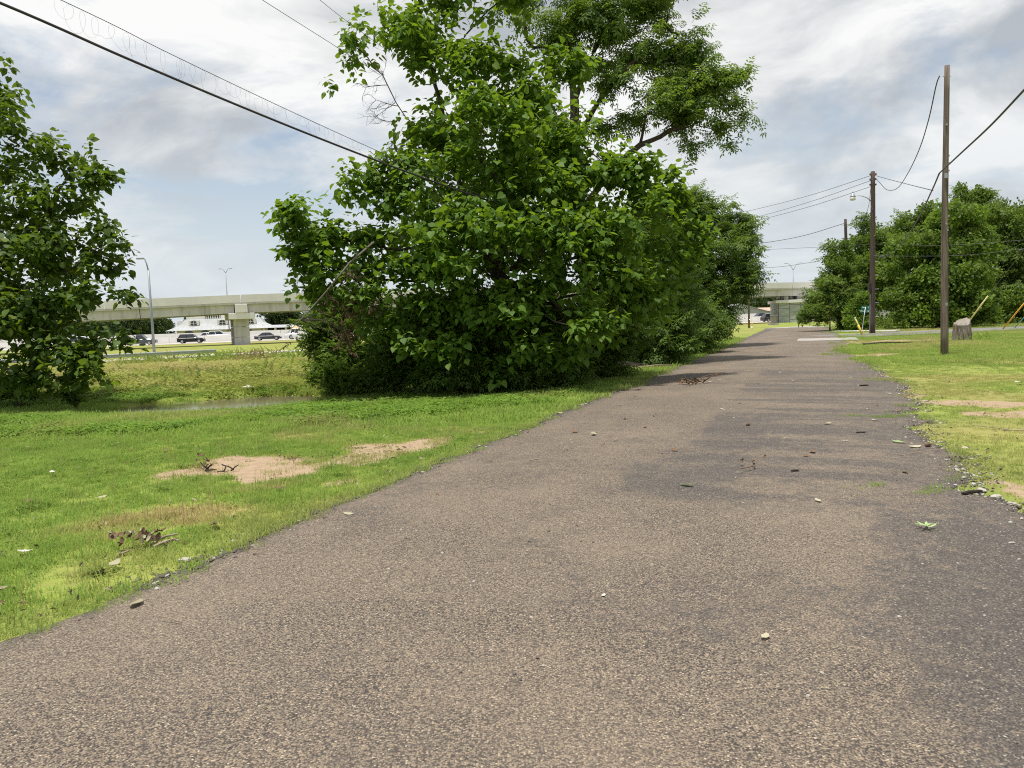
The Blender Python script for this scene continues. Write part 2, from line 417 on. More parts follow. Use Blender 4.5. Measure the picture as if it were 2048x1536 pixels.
def ground_material():
    m, t, b, out = base_mat('ground_soil_and_turf')
    g = t.n('ShaderNodeNewGeometry'); pos = g.outputs['Position']
    soil = t.n('ShaderNodeAttribute', attribute_name='soil').outputs['Fac']
    dry = t.n('ShaderNodeAttribute', attribute_name='dry').outputs['Fac']
    n1 = t.noise(pos, 0.5, 6, 0.6); n2 = t.noise(pos, 9, 5, 0.65); n3 = t.noise(pos, 60, 4, 0.7)
    turf = t.mix(t.ramp(n1, [(0.35, 0), (0.65, 1)]), (0.165, 0.220, 0.040), (0.26, 0.32, 0.062))
    turf = t.mix(t.ramp(n2, [(0.4, 0), (0.75, 0.6)]), turf, (0.19, 0.175, 0.07))
    turf = t.mix(t.math('MULTIPLY', dry, 0.8), turf, (0.33, 0.26, 0.115))
    sc = t.mix(t.ramp(n2, [(0.3, 0), (0.7, 1)]), (0.31, 0.22, 0.14), (0.43, 0.32, 0.215))
    sc = t.mix(t.ramp(n3, [(0.42, 0), (0.72, 0.8)]), sc, (0.24, 0.19, 0.14))
    mk = t.math('ADD', soil, t.math('MULTIPLY', t.math('SUBTRACT', t.noise(pos, 7, 7, 0.72), 0.5), 1.1))
    col = t.mix(t.ramp(mk, [(0.38, 0.0), (0.55, 1.0)]), turf, sc)
    t.l(col, b.inputs['Base Color']); b.inputs['Roughness'].default_value = 0.95; b.inputs['Specular IOR Level'].default_value = 0.1
    bp = t.n('ShaderNodeBump'); bp.inputs['Strength'].default_value = 0.5; bp.inputs['Distance'].default_value = 0.03
    t.l(t.noise(pos, 25, 5, 0.7), bp.inputs['Height']); t.l(bp.outputs[0], b.inputs['Normal'])
    return m
def road_material():
    m, t, b, out = base_mat('chip_seal_asphalt')
    g = t.n('ShaderNodeNewGeometry'); pos = g.outputs['Position']
    dark = t.n('ShaderNodeAttribute', attribute_name='dark').outputs['Fac']
    vo = t.n('ShaderNodeTexVoronoi'); vo.inputs['Scale'].default_value = 118; t.l(pos, vo.inputs['Vector'])
    sp = t.n('ShaderNodeSeparateColor'); t.l(vo.outputs['Color'], sp.inputs[0])
    chips = t.ramp(sp.outputs[0], [(0.0, (0.040, 0.034, 0.031)), (0.19, (0.085, 0.069, 0.056)), (0.32, (0.168, 0.134, 0.102)), (0.7, (0.225, 0.178, 0.132)), (0.95, (0.32, 0.25, 0.172)), (1.0, (0.48, 0.41, 0.31))])
    gap = t.ramp(vo.outputs['Distance'], [(0.42, 0.0), (0.80, 0.95)])
    chips = t.mix(gap, chips, (0.042, 0.036, 0.034))
    big = t.noise(pos, 0.55, 6, 0.62); mid = t.noise(pos, 9, 7, 0.74)
    chips = t.mix(t.math('MULTIPLY', t.ramp(big, [(0.42, 0), (0.65, 1)]), 0.28), chips, (0.28, 0.22, 0.16))
    tar = t.ramp(sp.outputs[1], [(0.0, (0.038, 0.034, 0.033)), (0.7, (0.085, 0.074, 0.067)), (0.97, (0.16, 0.137, 0.115)), (1.0, (0.36, 0.33, 0.28))])
    mk = t.math('ADD', dark, t.math('MULTIPLY', t.math('SUBTRACT', mid, 0.5), 2.4))
    mk2 = t.math('ADD', mk, t.math('MULTIPLY', t.math('SUBTRACT', sp.outputs[2], 0.5), 0.45))
    col = t.mix(t.ramp(mk2, [(0.30, 0.0), (0.85, 0.90)]), chips, tar)
    t.l(col, b.inputs['Base Color']); b.inputs['Roughness'].default_value = 0.82; b.inputs['Specular IOR Level'].default_value = 0.35
    bp = t.n('ShaderNodeBump'); bp.inputs['Strength'].default_value = 0.75; bp.inputs['Distance'].default_value = 0.006; bp.invert = True
    t.l(vo.outputs['Distance'], bp.inputs['Height']); t.l(bp.outputs[0], b.inputs['Normal'])
    return m
def water_material():
    m, t, b, out = base_mat('puddle_water')
    b.inputs['Base Color'].default_value = (0.13, 0.105, 0.075, 1); b.inputs['Roughness'].default_value = 0.10
    b.inputs['Specular IOR Level'].default_value = 0.4
    g = t.n('ShaderNodeNewGeometry')
    bp = t.n('ShaderNodeBump'); bp.inputs['Strength'].default_value = 0.12; bp.inputs['Distance'].default_value = 0.01
    t.l(t.noise(g.outputs['Position'], 7, 3, 0.5), bp.inputs['Height']); t.l(bp.outputs[0], b.inputs['Normal'])
    return m
M['ground'] = ground_material(); M['road'] = road_material(); M['water'] = water_material()

# ------------------------------------------------------------------ the ground
_SOIL = []   # (x, y, half length, half width, angle)
_SR = np.random.default_rng(303)
def soil_spot(u0, v0, u1, v1, w, k=1.0):
    """a ragged bare place: a chain of uneven blobs between two points"""
    a, b = gp(u0, v0), gp(u1, v1)
    d = b - a; L = math.hypot(d[0], d[1]); an = math.atan2(d[1], d[0]); n = max(2, int(L / (w * 0.9)) + 1)
    for j in range(n):
        f = (j + 0.5) / n; o_ = _SR.normal(0, 0.38 * w); r_ = w * _SR.uniform(0.45, 1.0)
        _SOIL.append((a[0] + d[0] * f - sin(an) * o_, a[1] + d[1] * f + cos(an) * o_, max(r_ * _SR.uniform(0.9, 1.7), L / n * 0.5), r_ * 0.85, an + _SR.normal(0, 0.4), k * _SR.uniform(0.75, 1.0)))
soil_spot(400, 938, 590, 930, 0.55); soil_spot(470, 915, 560, 925, 0.35); soil_spot(690, 915, 890, 880, 0.42); soil_spot(560, 950, 600, 945, 0.3)
soil_spot(640, 968, 690, 960, 0.13, 0.8)
soil_spot(1815, 800, 2048, 812, 0.55); soil_spot(1960, 830, 2060, 825, 0.5, 0.9); soil_spot(1702, 685, 1830, 682, 2.6); soil_spot(1712, 684, 1780, 683, 2.2); soil_spot(1705, 712, 1790, 708, 1.3)
soil_spot(1745, 745, 1835, 800, 0.22, 0.85); soil_spot(1985, 960, 2060, 990, 0.14, 0.7); soil_spot(1985, 1000, 2060, 1070, 0.10, 0.8)
soil_spot(1740, 700, 1860, 702, 0.5, 0.7)
def soil_mask(x, y):
    m = np.zeros_like(x)
    n = fbm(x * 1.1, y * 1.1, 51, 5) - 0.5 + 0.45 * (fbm(x * 5, y * 5, 53, 3) - 0.5)
    for cx, cy, L, W, a, k in _SOIL:
        dx, dy = x - cx, y - cy
        p = (dx * cos(a) + dy * sin(a)) / (L + 0.05); q = (-dx * sin(a) + dy * cos(a)) / W
        d = np.sqrt(p ** 4 + q * q) + n * 2.3 + 0.8 * (vnoise(x * 2.4, y * 2.4, 57) - 0.5)
        m = np.maximum(m, k * (1 - sst(0.5, 1.35, d)))
    return m
_DRY = [(gp(120, 1065), gp(480, 1005), 0.32, 1.0), (gp(330, 1050), gp(500, 1010), 0.25, 1.0), (gp(170, 1085), gp(300, 1050), 0.2, 0.8), (gp(430, 985), gp(640, 960), 0.25, 0.6),
        (gp(1850, 860), gp(2060, 960), 1.2, 0.35), (gp(1720, 720), gp(2060, 780), 1.5, 0.2), (gp(100, 1150), gp(420, 1100), 0.5, 0.3)]
def dry_mask(x, y):
    m = np.zeros_like(x)
    n = fbm(x * 1.5, y * 1.5, 61, 4) - 0.5
    for a, b, W, k in _DRY:
        d = b - a; L = math.hypot(d[0], d[1]) / 2; cx, cy = (a[0] + b[0]) / 2, (a[1] + b[1]) / 2; an = math.atan2(d[1], d[0])
        dx, dy = x - cx, y - cy
        p = (dx * cos(an) + dy * sin(an)) / L; q = (-dx * sin(an) + dy * cos(an)) / W
        m = np.maximum(m, k * (1 - sst(0.5, 1.3, np.sqrt(p * p + q * q) + n * 1.3)))
    m = np.maximum(m, 0.55 * sst(0.05, 0.5, soil_mask(x, y)))
    t = rt(x, y)
    near_edge = np.maximum(1 - sst(0.0, 0.5, -4.05 - t) * 1.0, 0) * (t < -4.0)
    m = np.maximum(m, 0.25 * near_edge)
    right = (t > 1.2)
    m = np.maximum(m, right * (0.12 + 0.5 * sst(0.45, 0.75, fbm(x * 0.35, y * 0.35, 71, 4))))
    field = sst(21.5, 25, y) * (t < -5)
    m = np.maximum(m, field * (0.08 + 0.48 * sst(0.42, 0.7, fbm(x * 0.30, y * 0.30, 81, 5))))
    m = np.maximum(m, 0.4 * sst(0.55, 0.8, fbm(x * 0.6, y * 0.6, 91, 4)))
    return m

def axis(segs):
    out = []
    for a, b, st in segs:
        out += list(np.arange(a, b, st))
    out.append(segs[-1][1])
    return np.array(out)
gx = axis([(-1500, -300, 200), (-300, -80, 20), (-80, -30, 4), (-30, -16, 0.7), (-16, 16, 0.16), (16, 40, 0.5), (40, 120, 8), (120, 300, 30), (300, 1500, 200)])
gy = axis([(-200, -20, 30), (-20, 2, 1.5), (2, 30, 0.16), (30, 60, 0.45), (60, 110, 2), (110, 300, 19), (300, 2500, 200)])
X, Y = np.meshgrid(gx, gy)
x, y = X.ravel(), Y.ravel()
z = terrain(x, y)
w, h = len(gx), len(gy)
i = np.arange(h * w).reshape(h, w)
F = np.stack([i[:-1, :-1], i[:-1, 1:], i[1:, 1:], i[1:, :-1]], -1).reshape(-1, 4)
ground = link('ground', npmesh('ground', np.stack([x, y, z], -1), F, M['ground'], True, {'soil': soil_mask(x, y), 'dry': dry_mask(x, y)}))
tag(ground, 'green turf with bare tan soil patches beside the road', 'ground', kind='structure')

# the road: a thin layer with ragged edges
def lane_dark(s, t):
    x, y = rxy(s, t)
    n = fbm(x * 0.8, y * 0.8, 101, 5)
    d = 0.42 * sst(0.5, 0.7, n)
    # worn right-hand lane: a darker resurfaced strip that starts raggedly, in transverse bands
    band = fbm(s * 2.8, t * 0.55, 111, 5)
    lane = sst(-1.5, -1.3, t + 0.35 * (fbm(s * 1.3, t * 0, 113, 3) - 0.5)) * (0.26 + 0.62 * sst(0.38, 0.64, band))
    lane = lane * sst(5.0, 7.5, s + 1.6 * (fbm(t * 1.2, s * 0, 117, 3) - 0.5)) * (1 - 0.65 * sst(21, 26, s))
    edge = 0.62 * sst(-0.4, 1.2, t) * (1 - 0.5 * sst(22, 30, s))
    edge_l_ = 0.8 * sst(-3.65, -4.1, t)
    old = 0.75 * sst(0.50, 0.58, fbm(s * 0.7, t * 0.9, 119, 4)) * (s < 11) * sst(-2.4, -2.0, t)
    return np.clip(np.maximum(np.maximum(d, lane * 0.95), np.maximum(edge * (0.5 + n), edge_l_)) + old * 0.5, 0, 1.2)
ss = axis([(-12, 2, 0.5), (2, 16, 0.09), (16, 34, 0.2), (34, 92, 0.6)])
cc = np.concatenate([[0.0, 0.006, 0.02], np.linspace(0.04, 0.96, 52), [0.98, 0.994, 1.0]])
S, Cc = np.meshgrid(ss, cc, indexing='ij')
tt = edge_l(S) * (1 - Cc) + edge_r(S) * Cc
xx, yy = rxy(S, tt)
zz = 0.022 + 0.03 * np.sin(np.clip(Cc, 0, 1) * pi) + 0.012 * (fbm(xx * 0.7, yy * 0.7, 121, 3) - 0.5)
zz[:, 0] = -0.03; zz[:, -1] = -0.03; zz[:, 1] = 0.01; zz[:, -2] = 0.01
i = np.arange(S.size).reshape(S.shape)
F = np.stack([i[:-1, :-1], i[1:, :-1], i[1:, 1:], i[:-1, 1:]], -1).reshape(-1, 4)[:, ::-1]
road = link('road', npmesh('road', np.stack([xx.ravel(), yy.ravel(), zz.ravel()], -1), F, M['road'], True, {'dark': lane_dark(S.ravel(), tt.ravel())}))
tag(road, 'brown chip sealed asphalt road with ragged edges', 'road', kind='structure')
def road_z(x, y):
    s, t = rs(x, y), rt(x, y)
    a, b = float(edge_l(s)), float(edge_r(s)); c = (t - a) / (b - a)
    if not 0 < c < 1: return T(x, y)
    return 0.022 + 0.03 * sin(pi * c) + 0.012 * (float(fbm(x * 0.7, y * 0.7, 121, 3)) - 0.5)
def tr(u, v):
    p = gp(u, v, 0.03)
    return np.array([p[0], p[1], road_z(p[0], p[1])])

def strip(name, pts, width, zt, thick, mat, label, cat, seg=1):
    """a flat slab that follows a centre line"""
    P = [Vector((a, b, 0)) for a, b in pts]; mb = MB(); rings = []
    for k, p in enumerate(P):
        d = (P[min(k + 1, len(P) - 1)] - P[max(k - 1, 0)]).normalized(); n = Vector((d.y, -d.x, 0)) * width / 2
        rings.append([p - n + Vector((0, 0, zt)), p - n + Vector((0, 0, zt - thick)), p + n + Vector((0, 0, zt - thick)), p + n + Vector((0, 0, zt))])
    mb.loft(rings)
    return tag(mb.build(name, mat), label, cat, kind='structure')
sx0, sy0 = rxy(54.5, 1.2)
strip('side_road', [(sx0, sy0), (sx0 + 6, sy0 + 1.6), (sx0 + 14, sy0 + 4.0), (sx0 + 26, sy0 + 6.2), (sx0 + 60, sy0 + 9)], 6.0, 0.045, 0.12, M['sideroad'], 'grey side road leaving the main road past the stump', 'road')
e0 = [rxy(s, t) for s, t in ((90, -1.8), (93, -1.4), (96, 0.2), (98.5, 3.0), (100, 7.5), (101, 16), (102, 30))]
strip('concrete_road', e0, 6.6, 0.05, 0.14, M['pad'], 'pale concrete road bending away below the overpass', 'road')
pz = rxy(49.5, 1.2)
mb = MB()
for s0, s1, t0, t1, zt in ((46.2, 50.4, -0.9, 2.3, 0.062),):
    c = rxy((s0 + s1) / 2, (t0 + t1) / 2); mb.box((c[0], c[1], zt - 0.04), (t1 - t0, s1 - s0, 0.08), math.atan2(RN[1], RN[0]))
tag(mb.build('concrete_pad', M['pad'], bevel=0.01), 'pale concrete slab set into the road before the junction', 'slab', kind='structure')
mb = MB(); a = gp(1668, 664.5); b = gp(1796, 662.5); d = b - a
mb.box(((a[0] + b[0]) / 2, (a[1] + b[1]) / 2, 0.05), (math.hypot(d[0], d[1]), 0.9, 0.10), math.atan2(d[1], d[0]))
tag(mb.build('concrete_gutter', M['parapet'], bevel=0.01), 'pale concrete gutter strip along the side road', 'gutter', kind='structure')

# puddle: a level sheet, seen where the ground dips below it
n = 40
ring = [(PUD[0] + 8.0 * cos(2 * pi * k / n), PUD[1] + 4.2 * sin(2 * pi * k / n), -0.30) for k in range(n)]
mb = MB().add(ring, [tuple(range(n))])
tag(mb.build('puddle', M['water']), 'shallow brown puddle lying in the grass', 'puddle', kind='structure')

# ------------------------------------------------------------------ leaves and sprays
def spray_mesh(name, mat, n_side, stem, leaf_l, leaf_w, seed, comp=0, droop=0.25):
    """a twig along +X with flat leaves; comp > 0 makes every leaf a feathered one of that many leaflet pairs"""
    r = np.random.default_rng(seed); V = []; Fc = []
    def leaflet(p, d, nrm, L, W):
        s = np.cross(nrm, d); s /= np.linalg.norm(s) + 1e-9; k = len(V)
        c = p + d * L * 0.45 + nrm * L * 0.02
        V.extend([p, c + s * W / 2 + nrm * W * 0.12, p + d * L - nrm * L * 0.12, c - s * W / 2 + nrm * W * 0.12])
        Fc.extend([(k, k + 3, k + 2), (k, k + 2, k + 1)])
    def nv(v): return v / (np.linalg.norm(v) + 1e-9)
    up = np.array([0, 0, 1.0])
    for q in range(n_side):
        f = (q + 0.6) / n_side
        p = np.array([stem * f, 0, -droop * stem * f * f])
        az = (q * 2.4 + r.uniform(-0.4, 0.4)); sp = r.uniform(0.5, 1.0) if f < 0.85 else r.uniform(0.0, 0.5)
        d = nv(np.array([0.55 + 0.5 * f, sp * sin(az), 0.55 * sp * cos(az) + r.uniform(-0.2, 0.2)]))
        if comp:
            R = leaf_l * comp * 0.62
            bend = r.uniform(0.3, 0.7)
            for j in range(comp):
                g = (j + 0.8) / comp; pj = p + d * R * g - up * R * bend * g * g
                dj = nv(d - up * 2 * bend * g)
                sd_ = nv(np.cross(dj, up)); nr = nv(np.cross(sd_, dj))
                for sg in (-1, 1):
                    leaflet(pj, nv(dj * 0.55 + sg * sd_ + up * r.uniform(-0.45, 0.05)), nr, leaf_l * r.uniform(0.75, 1.1), leaf_w)
            leaflet(p + d * R - up * R * bend, nv(d - up * 2 * bend), up, leaf_l, leaf_w)
        else:
            nr = nv(up + r.normal(0, 0.45, 3))
            d = nv(d - up * r.uniform(-0.1, 0.5))
            leaflet(p, d, nv(nr - d * (nr @ d)), leaf_l * r.uniform(0.7, 1.15), leaf_w * r.uniform(0.8, 1.1))
    # the stem itself
    k = len(V); V.extend([np.array([0, -0.006, 0.]), np.array([0, 0.006, 0.]), np.array([stem, 0, -droop * stem])]); Fc.append((k, k + 1, k + 2))
    me = npmesh(name, np.array(V), np.array(Fc), mat)
    return bpy.data.objects.new(name, me)

def scatter(name, P, rot, scl, var, templates, parent=None, dry=None, loc=None):
    """one object whose geometry is thousands of copies of a few small shapes (real geometry, one look-up each)"""
    me = bpy.data.meshes.new(name)
    P = np.asarray(P, np.float32)
    me.vertices.add(len(P)); me.vertices.foreach_set('co', P.ravel())
    a = me.attributes.new('rot', 'FLOAT_VECTOR', 'POINT'); a.data.foreach_set('vector', np.asarray(rot, np.float32).ravel())
    a = me.attributes.new('scl', 'FLOAT', 'POINT'); a.data.foreach_set('value', np.asarray(scl, np.float32))
    a = me.attributes.new('var', 'INT', 'POINT'); a.data.foreach_set('value', np.asarray(var, np.int32))
    a = me.attributes.new('dry', 'FLOAT', 'POINT'); a.data.foreach_set('value', np.asarray(dry if dry is not None else np.zeros(len(P)), np.float32))
    ng = bpy.data.node_groups.new(name + '_scatter', 'GeometryNodeTree')
    ng.interface.new_socket('Geometry', in_out='INPUT', socket_type='NodeSocketGeometry')
    ng.interface.new_socket('Geometry', in_out='OUTPUT', socket_type='NodeSocketGeometry')
    t = NT(ng); gi = t.n('NodeGroupInput'); go = t.n('NodeGroupOutput'); jn = t.n('GeometryNodeJoinGeometry')
    def na(nm, ty):
        nd = t.n('GeometryNodeInputNamedAttribute', data_type=ty); nd.inputs['Name'].default_value = nm
        return [o for o in nd.outputs if o.enabled and o.name == 'Attribute'][0]
    e2r = t.n('FunctionNodeEulerToRotation'); t.l(na('rot', 'FLOAT_VECTOR'), e2r.inputs[0])
    vs, sc_ = na('var', 'INT'), na('scl', 'FLOAT')
    for k, ob in enumerate(templates):
        oi = t.n('GeometryNodeObjectInfo'); oi.inputs['Object'].default_value = ob; oi.inputs['As Instance'].default_value = False
        cmp_ = t.n('FunctionNodeCompare', data_type='INT', operation='EQUAL')
        ins = [s for s in cmp_.inputs if s.enabled]
        t.l(vs, ins[0]); ins[1].default_value = k
        ip = t.n('GeometryNodeInstanceOnPoints')
        t.l(gi.outputs[0], ip.inputs['Points']); t.l(cmp_.outputs[0], ip.inputs['Selection'])
        t.l(oi.outputs['Geometry'], ip.inputs['Instance']); t.l(e2r.outputs[0], ip.inputs['Rotation']); t.l(sc_, ip.inputs['Scale'])
        t.l(ip.outputs[0], jn.inputs[0])
    t.l(jn.outputs[0], go.inputs[0])
    o = link(name, me, parent, loc)
    md = o.modifiers.new('scatter', 'NODES'); md.node_group = ng
    return o

TPL = {}
def tpl(key, *a, n=3, **k):
    TPL[key] = [spray_mesh('%s_spray' % key, *a, 100 + 7 * j + len(TPL) * 31, **k) for j in range(n)]
tpl('pecan', M['pecan'], 6, 0.55, 0.165, 0.058, comp=3)
tpl('boxelder', M['boxelder'], 6, 0.65, 0.17, 0.065, comp=3)
tpl('privet', M['privet'], 24, 0.42, 0.095, 0.046)
tpl('privet_comp', M['privet'], 6, 0.45, 0.115, 0.045, comp=3)
tpl('bright', M['privet_light'], 24, 0.42, 0.095, 0.046)
tpl('oak', M['oak'], 26, 0.8, 0.20, 0.12)
tpl('oak_feather', M['oak'], 7, 0.8, 0.21, 0.09, comp=3)
tpl('oak_bright', M['oak_bright'], 26, 0.8, 0.22, 0.13)
def puff(name, mat, n, rad, ll, seed):
    r = np.random.default_rng(seed); V = []; Fc = []
    for q in range(n):
        p = r.normal(size=3); p = p / np.linalg.norm(p) * rad * r.uniform(0.2, 1) ** 0.5; d = r.normal(size=3); d /= np.linalg.norm(d); s = np.cross(d, r.normal(size=3)); s /= np.linalg.norm(s); k = len(V)
        V += [p, p + d * ll * 0.5 + s * ll * 0.32, p + d * ll, p + d * ll * 0.5 - s * ll * 0.32]; Fc += [(k, k + 1, k + 2), (k, k + 2, k + 3)]
    return bpy.data.objects.new(name, npmesh(name, np.array(V), np.array(Fc), mat))
TPL['oak'] = [puff('oak_puff', M['oak'], 46, 0.55, 0.26, 930 + j) for j in range(3)]
TPL['oak_bright'] = [puff('bright_puff', M['oak_bright'], 46, 0.55, 0.28, 940 + j) for j in range(3)]
TPL['far'] = [puff('far_puff', M['far'], 44, 1.0, 0.75, 900 + j) for j in range(3)]
tpl('dead', M['dead'], 16, 0.35, 0.17, 0.05, droop=1.2)
tpl('weed', M['weed'], 22, 0.5, 0.11, 0.04)

HEART = np.array([[0, 0, 0], [0, .34, -.03], [0, .68, -.06], [0, 1.04, -.16], [-.20, -.10, .03], [-.44, .12, .06], [-.43, .40, .04], [-.24, .72, -.02],
                  [.20, -.10, .03], [.44, .12, .06], [.43, .40, .04], [.24, .72, -.02]])
HEART_F = np.array([[0, 4, 5], [0, 5, 1], [1, 5, 6], [1, 6, 2], [2, 6, 7], [2, 7, 3], [0, 9, 8], [0, 1, 9], [1, 10, 9], [1, 2, 10], [2, 11, 10], [2, 3, 11]])[:, ::-1]

def frames(d, nrm):
    """rotation matrices with y along d and z near nrm"""
    d = d / np.linalg.norm(d, axis=1, keepdims=True)
    x_ = np.cross(d, nrm); x_ /= np.linalg.norm(x_, axis=1, keepdims=True) + 1e-9
    z_ = np.cross(x_, d)
    return np.stack([x_, d, z_], axis=2)
def in_lobes(lobes, n, rng, power=0.42, clump=0.0):
    """points spread through ellipsoid lobes given as (u, v, depth, px, px); returns points, outward directions"""
    w_ = np.array([l[3] * l[4] for l in lobes], float); w_ /= w_.sum()
    P = []; D = []
    for l, k in zip(lobes, rng.multinomial(n, w_)):
        c = at(l[0], l[1], l[2]); m = l[2] / FPX
        R = np.array([l[3] * m, (l[3] + l[4]) / 2 * m * (l[5] if len(l) > 5 else 1.0), l[4] * m])
        q = rng.normal(size=(k, 3)); q /= np.linalg.norm(q, axis=1, keepdims=True) + 1e-9
        rad = rng.uniform(0.02, 1, (k, 1)) ** power
        pt = c + q * rad * R
        if clump and k:
            # boughs: leaves gather round a few spots of the lobe, leaving gaps between them
            m_ = max(2, int(R[0] * R[2] * 4.5)); s_ = rng.normal(size=(m_, 3)); s_ /= np.linalg.norm(s_, axis=1, keepdims=True)
            cen = c + s_ * (rng.uniform(0.1, 1, (m_, 1)) ** 0.45) * R
            near = cen[rng.integers(0, m_, k)]; sp_ = min(0.42, R.mean() * 0.55)
            bp_ = near + rng.normal(0, 1, (k, 3)) * sp_ * np.array([0.62, 0.62, 0.36])
            use = rng.uniform(0, 1, k) < clump
            pt = np.where(use[:, None], bp_, pt)
        P.append(pt); D.append(q)
    return np.concatenate(P), np.concatenate(D)

def grow(limbs, attract, base, rbase, rtip, rng, jit=0.10, step=0.45, weight=None):
    """limbs: polylines; each attractor is then joined to the nearest wood"""
    pos = [np.array(base, float)]; par = [-1]
    def add_path(i0, pts):
        k = i0
        for p in pts:
            pos.append(np.array(p, float)); par.append(k); k = len(pos) - 1
        return k
    for L in limbs:
        L = [np.array(p, float) for p in L]
        i0 = int(np.argmin([np.linalg.norm(q - L[0]) for q in pos]))
        prev = pos[i0]; k = i0
        for p in L:
            d = np.linalg.norm(p - prev)
            if d < 0.05: continue
            m = max(1, int(ceil(d / step)))
            pts = [prev + (p - prev) * (j + 1) / m + rng.normal(0, jit * 0.25, 3) * (0 if j == m - 1 else 1) for j in range(m)]
            k = add_path(k, pts); prev = p
    A = np.array(attract)
    order = np.argsort(np.linalg.norm(A - np.array(base), axis=1))
    wt = np.ones(len(A)) if weight is None else weight; tips = {}
    for a, wa in zip(A[order], wt[order]):
        PP = np.array(pos); d = np.linalg.norm(PP - a, axis=1) + 0.35 * np.maximum(PP[:, 2] - a[2], 0)
        i0 = int(np.argmin(d)); d0 = np.linalg.norm(PP[i0] - a)
        m = max(1, int(ceil(d0 / (step * 0.8))))
        off = rng.normal(0, jit * d0, 3)
        pts = [PP[i0] + (a - PP[i0]) * (j + 1) / m + (off + np.array([0, 0, -0.12 * d0])) * sin(pi * (j + 1) / m) * (0 if j == m - 1 else 1) + rng.normal(0, 0.02, 3) for j in range(m)]
        tips[add_path(i0, pts)] = wa
    n = len(pos); cnt = np.zeros(n)
    kids = [[] for _ in range(n)]
    for i_, p_ in enumerate(par):
        if p_ >= 0: kids[p_].append(i_)
    for i_ in range(n - 1, -1, -1):
        cnt[i_] = max(tips.get(i_, 0.3), sum(cnt[k] for k in kids[i_]))
    ex = math.log(rbase / rtip) / math.log(max(cnt[0], 2))
    rad = np.maximum(rtip * cnt ** ex, rtip * 0.55)
    chains = []; starts = [(0, None)]
    while starts:
        i_, p_ = starts.pop()
        ch = [p_] if p_ is not None else []
        while True:
            ch.append(i_)
            if not kids[i_]: break
            ks = sorted(kids[i_], key=lambda k: -cnt[k])
            for k in ks[1:]: starts.append((k, i_))
            i_ = ks[0]
        r_ = [rad[j] for j in ch]
        if p_ is not None: r_[0] = min(r_[0], r_[1] * 1.25)
        r_[-1] *= 0.5
        chains.append(([pos[j] for j in ch], r_))
    return np.array(pos), chains

def wood(chains, root, base, mat, twig_r=0.045, mats=None, max_limbs=24):
    chains = sorted(chains, key=lambda c: -c[1][min(1, len(c[1]) - 1)])
    tw = MB(); ob = None
    for k, (P, R) in enumerate(chains):
        P = [p - base for p in P]
        if k == 0:
            R = list(R); R[0] *= 1.5
            if len(R) > 2: R[1] *= 1.15
            MB().tube(P, R, 10).build('trunk', mat, root, smooth=True)
        elif R[min(1, len(R) - 1)] > twig_r and k < max_limbs:
            MB().tube(P, R, 7).build('limb', mat, root, smooth=True)
        else:
            tw.tube(P, R, 4, cap=False)
    if tw.v:
        tag(tw.build('twigs', mats or mat, root, smooth=True), kind='stuff')

def spray_tree(name, base, limbs, lobes, keys, n, label, cat, group=None, rbase=0.18, rtip=0.012, natt=140, scale=1.0, seed=1, power=0.5, bark='bark', upbias=0.35, wobble=0.5, twig_r=0.045, max_limbs=14, clump=0.6):
    rng = np.random.default_rng(seed)
    base = np.array(base, float)
    root = empty(name, base); tag(root, label, cat, group)
    P, D = in_lobes(lobes, n, rng, power, clump)
    gz = terrain(P[:, 0], P[:, 1]); ok = P[:, 2] > gz + 0.06; P, D = P[ok], D[ok]
    att = P[rng.choice(len(P), min(natt, len(P)), replace=False)]
    pos, chains = grow(limbs, att, base, rbase, rtip, rng)
    wood(chains, root, base, M[bark], twig_r, max_limbs=max_limbs)
    D = D + np.array([0, 0, upbias]) + rng.normal(0, wobble, D.shape)
    yaw = np.arctan2(D[:, 1], D[:, 0]); pitch = np.arctan2(D[:, 2], np.hypot(D[:, 0], D[:, 1])) * 0.75
    rot = np.stack([rng.uniform(-0.6, 0.6, len(P)), -pitch, yaw], -1)
    T_ = [t for k in keys for t in TPL[k]]
    # the twig starts inside the crown and its leaves reach the chosen spot
    stem = 0.5 * scale
    dirs = np.stack([np.cos(yaw) * np.cos(pitch), np.sin(yaw) * np.cos(pitch), np.sin(pitch)], -1)
    o = scatter('crown', P - base - dirs * stem * 0.5, rot, rng.uniform(0.75, 1.25, len(P)) * scale, rng.integers(0, len(T_), len(P)), T_, root)
    tag(o, kind='stuff')
    return root

